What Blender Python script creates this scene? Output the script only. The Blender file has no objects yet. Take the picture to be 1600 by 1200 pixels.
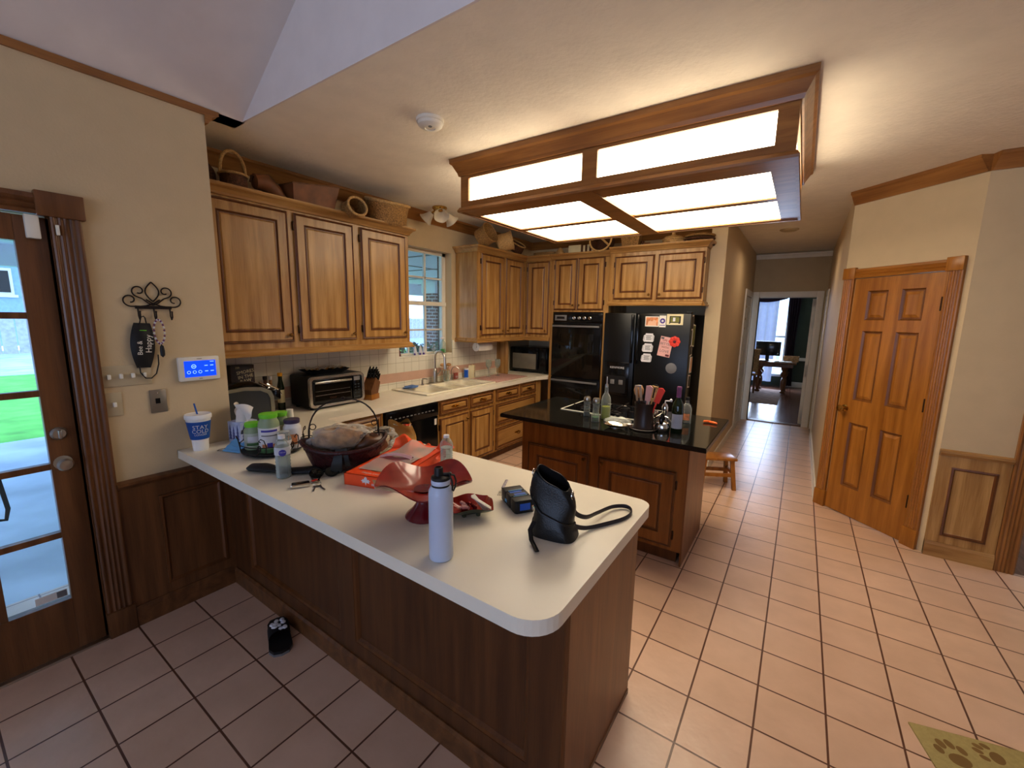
import bpy, bmesh, math, random
from mathutils import Vector, Matrix
R=math.radians; PI=math.pi; sin=math.sin; cos=math.cos
random.seed(7)
SC=bpy.context.scene; COL=SC.collection
CE=2.78      # ceiling height
CT=.915      # worktop height
# ------------------------------------------------------------------ materials
def nodes(name):
    m=bpy.data.materials.new(name); m.use_nodes=True
    t=m.node_tree; b=t.nodes.get('Principled BSDF'); return m,t,b
def lin(c):
    return tuple((x/12.92 if x<=.04045 else ((x+.055)/1.055)**2.4) for x in [v/255 for v in c])+(1,)
def mat(name,rgb,rough=.5,metal=0,var=.08,scale=8,bump=0,bscale=60,trans=0,emit=None,es=1,spec=.5,coat=0,alpha=1,ior=1.45,sheen=0):
    """procedural surface: a noise-varied base colour given as sRGB bytes"""
    m,t,b=nodes(name); N=t.nodes; L=t.links; c=lin(rgb)
    tc=N.new('ShaderNodeTexCoord'); nz=N.new('ShaderNodeTexNoise'); nz.inputs['Scale'].default_value=scale; nz.inputs['Detail'].default_value=3
    L.new(tc.outputs['Object'],nz.inputs['Vector'])
    r=N.new('ShaderNodeValToRGB'); r.color_ramp.elements[0].position=.3; r.color_ramp.elements[1].position=.7
    r.color_ramp.elements[0].color=[x*(1-var) for x in c[:3]]+[1]; r.color_ramp.elements[1].color=[min(1,x*(1+var)) for x in c[:3]]+[1]
    L.new(nz.outputs['Fac'],r.inputs['Fac']); L.new(r.outputs['Color'],b.inputs['Base Color'])
    b.inputs['Roughness'].default_value=rough; b.inputs['Metallic'].default_value=metal
    b.inputs['Specular IOR Level'].default_value=spec; b.inputs['IOR'].default_value=ior
    if trans: b.inputs['Transmission Weight'].default_value=trans
    if coat: b.inputs['Coat Weight'].default_value=coat; b.inputs['Coat Roughness'].default_value=.08
    if sheen: b.inputs['Sheen Weight'].default_value=sheen
    if alpha<1: b.inputs['Alpha'].default_value=alpha
    if emit: b.inputs['Emission Color'].default_value=lin(emit); b.inputs['Emission Strength'].default_value=es
    if bump:
        n2=N.new('ShaderNodeTexNoise'); n2.inputs['Scale'].default_value=bscale; n2.inputs['Detail'].default_value=4
        bp=N.new('ShaderNodeBump'); bp.inputs['Strength'].default_value=bump; bp.inputs['Distance'].default_value=.01
        L.new(tc.outputs['Object'],n2.inputs['Vector']); L.new(n2.outputs['Fac'],bp.inputs['Height']); L.new(bp.outputs['Normal'],b.inputs['Normal'])
    return m
def wood(name,a,bc,axis='z',rough=.33,scale=1.0,dark=None):
    """oak: noise stretched along the grain, cathedral waves and fine dark pores"""
    m,t,b=nodes(name); N=t.nodes; L=t.links
    tc=N.new('ShaderNodeTexCoord'); mp=N.new('ShaderNodeMapping'); s=[11*scale]*3; s['xyz'.index(axis)]=.9*scale
    mp.inputs['Scale'].default_value=s; L.new(tc.outputs['Object'],mp.inputs['Vector'])
    n1=N.new('ShaderNodeTexNoise'); n1.inputs['Scale'].default_value=1.1; n1.inputs['Detail'].default_value=6; n1.inputs['Distortion'].default_value=1.6
    L.new(mp.outputs['Vector'],n1.inputs['Vector'])
    w=N.new('ShaderNodeTexWave'); w.inputs['Scale'].default_value=.35; w.inputs['Distortion'].default_value=9; w.inputs['Detail'].default_value=3; w.inputs['Detail Scale'].default_value=1.2
    L.new(mp.outputs['Vector'],w.inputs['Vector'])
    mx=N.new('ShaderNodeMixRGB'); mx.inputs[0].default_value=.16; L.new(n1.outputs['Fac'],mx.inputs[1]); L.new(w.outputs['Fac'],mx.inputs[2])
    r=N.new('ShaderNodeValToRGB'); e=r.color_ramp.elements; e[0].position=.25; e[1].position=.72; e[0].color=lin(a); e[1].color=lin(bc)
    L.new(mx.outputs[0],r.inputs['Fac'])
    mp2=N.new('ShaderNodeMapping'); s2=[190*scale]*3; s2['xyz'.index(axis)]=7*scale; mp2.inputs['Scale'].default_value=s2
    L.new(tc.outputs['Object'],mp2.inputs['Vector']); n2=N.new('ShaderNodeTexNoise'); n2.inputs['Scale'].default_value=1; n2.inputs['Detail'].default_value=2
    L.new(mp2.outputs['Vector'],n2.inputs['Vector'])
    r2=N.new('ShaderNodeValToRGB'); q=r2.color_ramp.elements; q[0].position=.3; q[1].position=.5; q[0].color=(.62,.56,.5,1); q[1].color=(1,1,1,1)
    L.new(n2.outputs['Fac'],r2.inputs['Fac'])
    mm=N.new('ShaderNodeMixRGB'); mm.blend_type='MULTIPLY'; mm.inputs[0].default_value=.4
    L.new(r.outputs['Color'],mm.inputs[1]); L.new(r2.outputs['Color'],mm.inputs[2]); L.new(mm.outputs[0],b.inputs['Base Color'])
    bp=N.new('ShaderNodeBump'); bp.inputs['Strength'].default_value=.12; bp.inputs['Distance'].default_value=.004
    L.new(mx.outputs[0],bp.inputs['Height']); L.new(bp.outputs['Normal'],b.inputs['Normal'])
    b.inputs['Roughness'].default_value=rough; b.inputs['Specular IOR Level'].default_value=.45
    return m
def brick(name,c1,c2,mort,bw,bh,ms,off=(0,0,0),rot=None,offset=0.,rough=.4,bump=.3,var=0,nscale=3):
    m,t,b=nodes(name); N=t.nodes; L=t.links
    tc=N.new('ShaderNodeTexCoord'); mp=N.new('ShaderNodeMapping'); mp.inputs['Location'].default_value=off; src=tc.outputs['Object']
    if rot:   # upright masonry: courses follow z, bricks run along x or y
        sp=N.new('ShaderNodeSeparateXYZ'); aa=N.new('ShaderNodeMath'); cc=N.new('ShaderNodeCombineXYZ'); L.new(src,sp.inputs[0]); L.new(sp.outputs[0],aa.inputs[0]); L.new(sp.outputs[1],aa.inputs[1]); L.new(aa.outputs[0],cc.inputs[0]); L.new(sp.outputs[2],cc.inputs[1]); src=cc.outputs[0]
    L.new(src,mp.inputs['Vector'])
    k=N.new('ShaderNodeTexBrick'); k.offset=offset; k.squash=1; k.inputs['Scale'].default_value=1
    k.inputs['Brick Width'].default_value=bw; k.inputs['Row Height'].default_value=bh; k.inputs['Mortar Size'].default_value=ms; k.inputs['Mortar Smooth'].default_value=.25
    k.inputs['Color1'].default_value=lin(c1); k.inputs['Color2'].default_value=lin(c2); k.inputs['Mortar'].default_value=lin(mort)
    L.new(mp.outputs['Vector'],k.inputs['Vector'])
    nz=N.new('ShaderNodeTexNoise'); nz.inputs['Scale'].default_value=nscale; nz.inputs['Detail'].default_value=5; L.new(tc.outputs['Object'],nz.inputs['Vector'])
    r=N.new('ShaderNodeValToRGB'); r.color_ramp.elements[0].position=.3; r.color_ramp.elements[1].position=.7
    r.color_ramp.elements[0].color=(1-var,1-var*1.15,1-var*1.3,1); r.color_ramp.elements[1].color=(1,1,1,1); L.new(nz.outputs['Fac'],r.inputs['Fac'])
    mm=N.new('ShaderNodeMixRGB'); mm.blend_type='MULTIPLY'; mm.inputs[0].default_value=1
    L.new(k.outputs['Color'],mm.inputs[1]); L.new(r.outputs['Color'],mm.inputs[2]); L.new(mm.outputs[0],b.inputs['Base Color'])
    ad=N.new('ShaderNodeMath'); ad.operation='MULTIPLY_ADD'; ad.inputs[1].default_value=-1
    nb=N.new('ShaderNodeTexNoise'); nb.inputs['Scale'].default_value=nscale*3; nb.inputs['Detail'].default_value=2; L.new(tc.outputs['Object'],nb.inputs['Vector'])
    sc=N.new('ShaderNodeMath'); sc.operation='MULTIPLY'; sc.inputs[1].default_value=.8; L.new(nb.outputs['Fac'],sc.inputs[0])
    L.new(k.outputs['Fac'],ad.inputs[0]); L.new(sc.outputs[0],ad.inputs[2])
    bp=N.new('ShaderNodeBump'); bp.inputs['Strength'].default_value=bump; bp.inputs['Distance'].default_value=.006
    L.new(ad.outputs[0],bp.inputs['Height']); L.new(bp.outputs['Normal'],b.inputs['Normal'])
    b.inputs['Roughness'].default_value=rough
    return m
def film(name,rgb,fac=.35,rough=.12,diff=.25):
    """thin clear plastic or glass sheet: mostly see-through with sharp glints"""
    m=bpy.data.materials.new(name); m.use_nodes=True; t=m.node_tree; N=t.nodes; L=t.links; N.clear()
    o=N.new('ShaderNodeOutputMaterial'); tr=N.new('ShaderNodeBsdfTransparent'); p=N.new('ShaderNodeBsdfPrincipled'); mx=N.new('ShaderNodeMixShader')
    tr.inputs[0].default_value=lin(rgb); p.inputs['Base Color'].default_value=lin(rgb); p.inputs['Roughness'].default_value=rough; p.inputs['Specular IOR Level'].default_value=.8
    lw=N.new('ShaderNodeLayerWeight'); lw.inputs[0].default_value=diff
    mt=N.new('ShaderNodeMath'); mt.operation='MULTIPLY_ADD'; mt.inputs[1].default_value=1-fac; mt.inputs[2].default_value=fac; mt.use_clamp=True
    L.new(lw.outputs['Facing'],mt.inputs[0]); L.new(mt.outputs[0],mx.inputs[0])
    L.new(tr.outputs[0],mx.inputs[1]); L.new(p.outputs[0],mx.inputs[2]); L.new(mx.outputs[0],o.inputs[0])
    return m
def glow(name,rgb,s):
    m=bpy.data.materials.new(name); m.use_nodes=True; t=m.node_tree; t.nodes.clear()
    o=t.nodes.new('ShaderNodeOutputMaterial'); e=t.nodes.new('ShaderNodeEmission'); e.inputs[0].default_value=lin(rgb); e.inputs[1].default_value=s
    t.links.new(e.outputs[0],o.inputs[0]); return m
OA,OB=(146,102,50),(192,150,90)
M=dict(
 oak=wood('oak_upright',OA,OB,rough=.27), oakx=wood('oak_along_x',OA,OB,'x'), oaky=wood('oak_along_y',OA,OB,'y'),
 groove=wood('oak_groove',(88,50,20),(116,70,32)), trim=wood('trim_oak',(126,80,38),(168,116,60)), trimx=wood('trim_oak_x',(126,80,38),(168,116,60),'x'), trimy=wood('trim_oak_y',(126,80,38),(168,116,60),'y'),
 dark=wood('mahogany_stain',(88,54,28),(126,82,46)), darky=wood('mahogany_stain_y',(88,54,28),(126,82,46),'y'),
 pine=wood('amber_door',(140,86,26),(176,116,46),rough=.28), pinex=wood('amber_door_x',(140,86,26),(176,116,46),'x',rough=.28), pined=wood('amber_groove',(104,60,20),(128,78,28)),
 isl=wood('island_oak',(118,70,26),(160,102,44)), islx=wood('island_oak_x',(118,70,26),(160,102,44),'x'),
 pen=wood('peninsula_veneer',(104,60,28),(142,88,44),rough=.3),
 wall=mat('wall_paint',(202,180,144),.75,var=.03,bump=.08,bscale=90), hallw=mat('hall_paint',(184,164,128),.75,var=.03),
 ceil=mat('ceiling_texture',(234,224,206),.9,var=.03,bump=.35,bscale=38), vault=mat('vault_paint',(222,212,206),.9,var=.03),
 white=mat('white_paint',(226,220,206),.45,var=.03), lam=mat('white_laminate',(232,224,206),.32,var=.03,scale=3), 
 tile=brick('floor_tile',(224,190,164),(216,182,156),(104,66,48),.2554,.2554,.0045,off=(-.254,-.815,0),rough=.3,bump=.35,var=.1,nscale=6),
 splash=brick('backsplash_tile',(222,216,200),(226,220,204),(176,166,146),.108,.108,.002,rot=(PI/2,0,PI/2),rough=.25,bump=.2),
 pinkt=mat('pink_tile',(206,170,150),.3,var=.05),
 steel=mat('brushed_steel',(190,186,178),.28,1,var=.05), chrome=mat('chrome',(215,212,205),.1,1,var=.02), brass=mat('brass',(190,150,76),.25,1,var=.08), bronze=mat('dark_bronze',(70,50,34),.4,.9),
 knobm=mat('antique_brass',(130,92,44),.35,.9),
 black=mat('black_gloss',(13,13,14),.14,var=.1), blackm=mat('black_matte',(20,19,20),.5,var=.1), iron=mat('wrought_iron',(34,24,22),.45,.4), ovg=mat('oven_glass',(22,20,16),.06,var=.3), grey=mat('grey_plastic',(120,118,118),.5),
 granite=mat('black_granite',(26,25,22),.08,var=.5,scale=220), 
 porc=mat('porcelain',(236,228,206),.15,var=.02), diff=glow('light_diffuser',(255,238,210),7.5), difff=glow('light_diffuser_front',(255,238,210),6.5),
 pane=film('window_pane',(236,246,250),.03,.02,.1), clear=film('clear_plastic',(226,228,226),.14,.08,.2), bagp=film('bag_film',(236,232,224),.10,.10,.22), glass=film('clear_glass',(232,236,230),.12,.03,.14),
 red=mat('red_ceramic',(150,44,36),.18,var=.2,scale=14,coat=.4), redd=mat('dark_red_glaze',(104,16,24),.2,var=.2), 
 sblue=mat('styrofoam',(236,234,230),.6), blue=mat('cup_blue',(22,82,160),.45), orange=mat('orange_carton',(236,84,36),.4,var=.06), orangef=mat('orange_film',(240,86,44),.25,var=.15,scale=20,alpha=.9),
 leather=mat('black_leather',(14,13,14),.33,var=.2,bump=.15,bscale=220), wick=mat('wicker',(150,112,62),.7,var=.45,scale=90,bump=.6,bscale=120), wickd=mat('dark_wicker',(86,52,28),.7,var=.5,scale=80,bump=.6,bscale=120), wickl=mat('pale_wicker',(186,150,96),.65,var=.3,scale=90,bump=.5,bscale=120),
 wickr=mat('maroon_wicker',(54,13,16),.3,var=.5,scale=70,bump=.6,bscale=90), paper=mat('paper',(226,220,210),.7), carrot=mat('carrot',(240,110,40),.5),
 bread=mat('bread',(178,136,92),.8,var=.4,scale=30), chips=mat('kraft_gold',(176,132,62),.4,var=.3,scale=18), oilm=mat('olive_oil',(158,160,34),.08,var=.05), greenc=mat('lime_cap',(120,205,50),.45), greenl=mat('green_label',(70,110,60),.5,var=.4,scale=40),
 water=film('water',(220,228,232),.12,.02,.3), violet=mat('violet_label',(64,56,150),.5), grape=mat('purple_foil',(120,70,110),.35), wineg=mat('bottle_glass',(24,34,14),.05,var=.1), bottled=mat('label_grey',(168,168,176),.5),
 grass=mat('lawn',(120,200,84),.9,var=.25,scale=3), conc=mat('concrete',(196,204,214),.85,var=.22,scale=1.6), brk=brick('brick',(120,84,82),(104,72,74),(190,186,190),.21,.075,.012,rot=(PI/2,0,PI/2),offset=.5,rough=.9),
 plank=wood('office_floor',(92,58,44),(128,86,66),'y',rough=.2), rugm=mat('woven_rug',(150,124,110),.95,var=.25,scale=9), matm=mat('door_mat',(172,156,104),.95,var=.08,scale=60,bump=.4,bscale=300), paw=mat('paw_brown',(128,100,56),.95),
 frost=mat('frosted_glass',(216,204,180),.4,var=.05,alpha=.8),
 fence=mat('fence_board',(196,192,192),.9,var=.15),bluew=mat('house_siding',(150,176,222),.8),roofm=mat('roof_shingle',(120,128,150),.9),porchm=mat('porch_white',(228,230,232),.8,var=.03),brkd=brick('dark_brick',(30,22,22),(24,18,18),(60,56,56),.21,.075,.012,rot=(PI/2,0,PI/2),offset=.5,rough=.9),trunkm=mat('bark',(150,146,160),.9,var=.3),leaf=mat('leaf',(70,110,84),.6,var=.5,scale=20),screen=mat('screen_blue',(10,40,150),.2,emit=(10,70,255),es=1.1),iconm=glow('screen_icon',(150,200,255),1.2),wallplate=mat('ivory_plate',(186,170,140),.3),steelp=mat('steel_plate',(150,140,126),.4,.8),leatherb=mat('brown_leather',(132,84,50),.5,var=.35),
 tissuebox=mat('tissue_print',(176,186,214),.6,var=.2,scale=25),treeblue=mat('tree_print',(74,84,140),.6,var=.2,scale=60),palegreen=mat('pale_green_plastic',(160,176,140),.3,var=.08,alpha=.85),leaflabel=mat('leaf_label',(190,196,180),.5,var=.15),violetcap=mat('violet_cap',(60,46,80),.4),maskblue=mat('mask_blue',(110,170,214),.8),labelw=mat('label_pale',(206,206,214),.4,alpha=.8),greyblack=mat('ribbon_dark',(40,44,46),.6),brownbag=mat('snack_brown',(96,62,40),.35,var=.5,scale=25),bottlew=mat('bottle_white',(192,201,220),.32,var=.02,coat=.2),oliveg=mat('olive_glaze',(74,74,56),.3),dots=mat('dotted_handle',(150,140,150),.4,var=.7,scale=160),labelblue=mat('label_blue',(30,90,190),.3),strapm=mat('strap_leather',(42,34,40),.4),
 tankgrey=mat('smoked_tank',(54,58,62),.15,var=.1),archm=mat('metal_arch',(140,134,112),.3,.7),cocoa=mat('cocoa_brown',(44,30,26),.35,var=.2),yellowcap=mat('yellow_cap',(226,164,40),.4),foil=mat('foil',(220,214,200),.16,1,bump=.4,bscale=40),rust=mat('rust_sponge',(160,84,70),.8),clothblue=mat('cloth_blue',(90,120,170),.9),speckle=mat('mat_speckle',(190,150,140),.9,var=.45,scale=110),mwglass_glare=mat('microwave_glass_glare',(120,112,98),.25,var=.1),soapgreen=mat('soap_green',(40,150,50),.3),  # microwave door glass lightened: a bright reflection is put into its colour
 fridge=mat('fridge_black',(9,9,9),.32,var=.1),
 pen_shade=wood('peninsula_front_shade',(74,42,20),(104,64,32),rough=.4),  # peninsula wood again, with the unlit front's shade put into its colour
 silver=mat('silver_trim',(206,202,194),.22,.8),
 olive=mat('olive_wall',(66,74,58),.8), fabric=mat('dark_curtain',(50,34,44),.9), sheer=mat('sheer_curtain',(206,214,232),.9,var=.06,emit=(150,180,235),es=.55),  # sheer curtain emits: daylight coming through is painted in as glow
)

SKY,E_REAR,E_DOOR,E_DEN,E_HALL,E_OFF=3.2,22,0.8,2,3,70
# ------------------------------------------------------------------ mesh helpers
class MB:
    def __init__(s): s.v=[]; s.f=[]; s.m=[]; s.s=[]
    def add(s,vs,fs,m=0,sm=False,T=None):
        o=len(s.v); s.v+=[tuple(T@Vector(v)) if T else tuple(v) for v in vs]
        for f in fs: s.f.append([i+o for i in f]); s.m.append(m); s.s.append(sm)
        return s
    def box(s,x0,x1,y0,y1,z0,z1,m=0,b=0,T=None):
        x0,x1=min(x0,x1),max(x0,x1); y0,y1=min(y0,y1),max(y0,y1); z0,z1=min(z0,z1),max(z0,z1)
        if b:
            bm=bmesh.new(); bmesh.ops.create_cube(bm,size=1)
            for v in bm.verts: v.co=((x0+x1)/2+v.co.x*(x1-x0),(y0+y1)/2+v.co.y*(y1-y0),(z0+z1)/2+v.co.z*(z1-z0))
            bmesh.ops.bevel(bm,geom=bm.edges[:],offset=b,segments=2,affect='EDGES',profile=.5); bm.verts.index_update()
            s.add([v.co for v in bm.verts],[[v.index for v in f.verts] for f in bm.faces],m,True,T); bm.free(); return s
        v=[(x,y,z) for x in (x0,x1) for y in (y0,y1) for z in (z0,z1)]
        return s.add(v,[(0,1,3,2),(4,6,7,5),(0,4,5,1),(2,3,7,6),(0,2,6,4),(1,5,7,3)],m,False,T)
    def lathe(s,pr,n=24,m=0,c=(0,0,0),T=None,cap=True,a0=0):
        vs=[];fs=[]
        for r,z in pr:
            for i in range(n): a=a0+2*PI*i/n; vs.append((c[0]+r*cos(a),c[1]+r*sin(a),c[2]+z))
        for k in range(len(pr)-1):
            for i in range(n): j=(i+1)%n; fs.append((k*n+i,k*n+j,(k+1)*n+j,(k+1)*n+i))
        if cap:
            if pr[0][0]>1e-6: fs.append(list(range(n))[::-1])
            if pr[-1][0]>1e-6: fs.append([(len(pr)-1)*n+i for i in range(n)])
        return s.add(vs,fs,m,True,T)
    def cyl(s,p,q,r,r2=None,n=16,m=0):
        p=Vector(p);q=Vector(q); d=q-p; T=Matrix.Translation(p)@d.to_track_quat('Z','Y').to_matrix().to_4x4()
        return s.lathe([(r,0),(r if r2 is None else r2,d.length)],n,m,T=T)
    def tube(s,pts,r,n=8,m=0,closed=False,flat=1.0,up=None):
        pts=[Vector(p) for p in pts]; vs=[];fs=[]; K=len(pts); prev=None
        for i,p in enumerate(pts):
            a=pts[(i-1)%K] if closed or i else p; b=pts[(i+1)%K] if closed or i<K-1 else p
            t=(b-a).normalized() if (b-a).length>1e-9 else Vector((0,0,1))
            u=Vector(up) if up else (prev if prev else (Vector((0,0,1)) if abs(t.z)<.9 else Vector((1,0,0))))
            u=(u-t*u.dot(t)); u=u.normalized() if u.length>1e-6 else t.orthogonal().normalized(); w=t.cross(u); prev=u
            rr=r[i] if isinstance(r,(list,tuple)) else r
            for k in range(n): an=2*PI*k/n; vs.append(p+u*rr*cos(an)*flat+w*rr*sin(an))
        for i in range(K if closed else K-1):
            for k in range(n): l=(k+1)%n; i2=(i+1)%K; fs.append((i*n+k,i*n+l,i2*n+l,i2*n+k))
        if not closed: fs.append(list(range(n))[::-1]); fs.append([(K-1)*n+k for k in range(n)])
        return s.add(vs,fs,m,True)
    def prism(s,poly,a,b,ax='z',m=0,T=None,sm=False):
        """extrude a 2D polygon: ax names the axis of extrusion"""
        def P(u,v,w): return (u,v,w) if ax=='z' else ((w,u,v) if ax=='x' else (u,w,v))
        n=len(poly); vs=[P(u,v,a) for u,v in poly]+[P(u,v,b) for u,v in poly]
        fs=[list(range(n))[::-1],list(range(n,2*n))]; s.add(vs,fs,m,False,T)
        return s.add(vs,[(i,(i+1)%n,n+(i+1)%n,n+i) for i in range(n)],m,sm,T)
    def sheet(s,fn,nu,nv,m=0,cu=False,cv=False,T=None):
        vs=[fn(i/(nu if cu else nu-1),j/(nv if cv else nv-1)) for i in range(nu) for j in range(nv)]; fs=[]
        for i in range(nu if cu else nu-1):
            for j in range(nv if cv else nv-1):
                a,b=(i+1)%nu,(j+1)%nv; fs.append((i*nv+j,a*nv+j,a*nv+b,i*nv+b))
        return s.add(vs,fs,m,True,T)
    def nested(s,x0,x1,z0,z1,rings,T=None,y=0):
        """stepped rectangle facing -y: rings are (inset, height towards the viewer, material of the step to it)"""
        vs=[];fs=[]
        for k,(i,h,mm) in enumerate(rings):
            vs+=[(x0+i,y-h,z0+i),(x1-i,y-h,z0+i),(x1-i,y-h,z1-i),(x0+i,y-h,z1-i)]
        for k in range(len(rings)-1):
            s.add([vs[4*k+q] for q in range(8)],[(q,(q+1)%4,4+(q+1)%4,4+q) for q in range(4)],rings[k+1][2],False,T)
        return s.add(vs[-4:],[(0,1,2,3)],rings[-1][2] if len(rings[-1])<4 else rings[-1][3],False,T)
    def text(s,st,size,m=0,T=None,fn=None,sx=1):
        cu=bpy.data.curves.new('t','FONT'); cu.body=st; cu.size=size; cu.align_x='CENTER'; cu.align_y='CENTER'; cu.resolution_u=2
        o=bpy.data.objects.new('t',cu); COL.objects.link(o); me=bpy.data.meshes.new_from_object(o.evaluated_get(bpy.context.evaluated_depsgraph_get()))
        vs=[(v.co.x*sx,v.co.y,0) for v in me.vertices]; fs=[list(p.vertices) for p in me.polygons]
        bpy.data.objects.remove(o); bpy.data.curves.remove(cu); bpy.data.meshes.remove(me)
        if fn: vs=[fn(*v) for v in vs]
        return s.add(vs,fs,m,False,T)
def spl(P,n=6):
    """smooth a point list (Catmull-Rom)"""
    P=[Vector(p) for p in P]; o=[]
    for i in range(len(P)-1):
        a,b,c,d=P[max(0,i-1)],P[i],P[i+1],P[min(len(P)-1,i+2)]
        for k in range(n): t=k/n; o.append(.5*(2*b+(c-a)*t+(2*a-5*b+4*c-d)*t*t+(3*b-a-3*c+d)*t**3))
    return o+[P[-1]]
def TF(x=0,y=0,z=0,rx=0,ry=0,rz=0): return Matrix.Translation((x,y,z))@Matrix.Rotation(rz,4,'Z')@Matrix.Rotation(ry,4,'Y')@Matrix.Rotation(rx,4,'X')
FACE=Matrix.Rotation(PI/2,4,'X')   # lays xy artwork upright, facing -y
def mesh_obj(name,mb,mats,parent=None,loc=(0,0,0),rz=0):
    me=bpy.data.meshes.new(name); me.from_pydata(mb.v,[],mb.f); 
    for k in (mats if isinstance(mats,(list,tuple)) else [mats]): me.materials.append(M[k] if isinstance(k,str) else k)
    me.polygons.foreach_set('material_index',mb.m); me.polygons.foreach_set('use_smooth',mb.s); me.update()
    if any(mb.s): me.set_sharp_from_angle(angle=R(38))
    o=bpy.data.objects.new(name,me); COL.objects.link(o); o.location=loc; o.rotation_euler=(0,0,rz)
    if parent: o.parent=parent
    return o
def tagit(o,label=None,cat=None,group=None,kind=None):
    if label: o['label']=label
    if cat: o['category']=cat
    if group: o['group']=group
    if kind: o['kind']=kind
    return o
def struct(name,mb,mats,parent=None,**k):
    o=mesh_obj(name,mb,mats,parent,**k)
    if not parent: o['kind']='structure'
    return o
def thing(name,label,cat,loc=(0,0,0),rz=0,group=None,kind=None):
    o=bpy.data.objects.new(name,None); COL.objects.link(o); o.location=loc; o.rotation_euler=(0,0,rz); o.empty_display_size=.05
    return tagit(o,label,cat,group,kind)
def solo(name,mb,mats,label,cat,loc=(0,0,0),rz=0,group=None,kind=None): return tagit(mesh_obj(name,mb,mats,None,loc,rz),label,cat,group,kind)
def part(name,mb,mats,parent,label=None,loc=(0,0,0),rz=0): 
    o=mesh_obj(name,mb,mats,parent,loc,rz)
    if label: o['label']=label
    return o
def copy_tree(o,loc=None,rz=None,label=None,parent=None):
    c=o.copy(); COL.objects.link(c); c.parent=parent
    for ch in o.children: copy_tree(ch,parent=c)
    if loc is not None: c.location=loc
    if rz is not None: c.rotation_euler=(0,0,rz)
    if label: c['label']=label
    return c
def fluted(w,h,n=3,d=.028,m=0,g=1):
    """casing board with rounded flutes, in x-z, facing -y"""
    b=MB(); pts=[(0,0),(0,-d+.004)]; k=24
    for i in range(k+1):
        x=.006+(w-.012)*i/k; ph=(x-.012)/(w-.024)
        pts.append((x,-d+(.007*abs(sin(PI*n*ph)) if 0<ph<1 else 0)))
    pts+=[(w,-d+.004),(w,0)]
    return b.prism(pts,0,h,'z',m)
# ------------------------------------------------------------------ cabinet joinery (local: x along the front, z up, front faces -y)
def panel_rings(fr,th=.02):
    return [(0,0,0),(0,th-.006,0),(.005,th-.001,1),(.011,th-.004,1),(.017,th,1),(.022,th,0),(fr-.012,th,0),(fr-.006,th+.003,1),(fr,th-.006,1),(fr+.008,th-.006,1),(fr+.016,th-.001,0)]
def knob_mb(x,z,y): return MB().lathe([(.006,0),(.005,.012),(.013,.018),(.014,.024),(.009,.03),(0,.031)],14,T=TF(x,y,z,PI/2))
def pull_mb(x,z,y):
    b=MB(); b.tube([(x-.045,y,z),(x-.045,y-.018,z+.002),(x-.02,y-.026,z-.012),(x,y-.027,z-.016),(x+.02,y-.026,z-.012),(x+.045,y-.018,z+.002),(x+.045,y,z)],.0045,8)
    b.prism([(x-.06,z),(x-.03,z+.014),(x,z+.01),(x+.03,z+.014),(x+.06,z),(x+.03,z-.012),(x,z-.01),(x-.03,z-.012)],y-.003,y,'y'); return b
def add_door(par,x0,x1,z0,z1,knob='R',fr=None,mats=('oak','groove'),hinge=True,kz=None,y=0,kn='knobm',mid=None):
    w=x1-x0; fr=fr or min(.085,w*.24)
    d=part('door',MB().nested(0,w,0,z1-z0,panel_rings(fr)),mats,par,loc=(x0,y,z0))
    if knob:
        kx=w-.035 if knob=='R' else .035; kzz=.05 if kz is None else kz
        part('knob',knob_mb(kx,kzz,-.02),kn,d)
    if hinge:
        hx=-.004 if knob=='R' else w+.004
        for hz in (.09,z1-z0-.09): part('hinge',MB().box(hx-.006,hx+.006,-.016,-.001,hz-.03,hz+.03,b=.002),'bronze',d)
    return d
def add_drawer(par,x0,x1,z0,z1,mats=('oakx','groove'),pull=True,y=0,pm='brass'):
    w=x1-x0; h=z1-z0; fr=min(.035,h*.25)
    d=part('drawer',MB().nested(0,w,0,h,panel_rings(fr)),mats,par,loc=(x0,y,z0))
    if pull: part('pull',pull_mb(w/2,h/2,-.019),pm,d)
    return d
CROWN=[(0,0),(0,.0),(-.012,.004),(-.016,.018),(-.034,.04),(-.052,.05),(-.056,.06),(-.056,.07),(0,.07)]
def crown_run(x0,x1,l0=0,l1=0,prof=CROWN,y=0,z=0,T=None,b=None,m=0):
    """moulding along x facing -y; l0/l1=1 mitre an outside corner, -1 an inside corner"""
    b=b or MB(); n=len(prof); vs=[(x0+p[0]*l0,y+p[0],z+p[1]) for p in prof]+[(x1-p[0]*l1,y+p[0],z+p[1]) for p in prof]
    fs=[(i,(i+1)%n,n+(i+1)%n,n+i) for i in range(n)]+[list(range(n))[::-1],list(range(n,2*n))]
    return b.add(vs,fs,m,False,T)
# ------------------------------------------------------------------ camera
yw,pt,rl=-.598083,-.156384,.0174525
f=Vector((sin(yw)*cos(pt),cos(yw)*cos(pt),sin(pt))); rt=Vector((cos(yw),-sin(yw),0)); up=rt.cross(f)
r0=rt*cos(rl)+up*sin(rl); u0=-rt*sin(rl)+up*cos(rl)
cam=bpy.data.cameras.new('camera'); cam.lens=657.32/1600*36; cam.sensor_width=36; cam.sensor_fit='HORIZONTAL'; cam.clip_start=.02
co=bpy.data.objects.new('camera',cam); COL.objects.link(co); SC.camera=co
mw=Matrix((( r0.x,u0.x,-f.x,0),(r0.y,u0.y,-f.y,0),(r0.z,u0.z,-f.z,1.68),(0,0,0,1))); co.matrix_world=mw
SC.view_settings.view_transform='Standard'; SC.view_settings.look='None'; SC.view_settings.exposure=.40; SC.view_settings.gamma=.9
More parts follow.
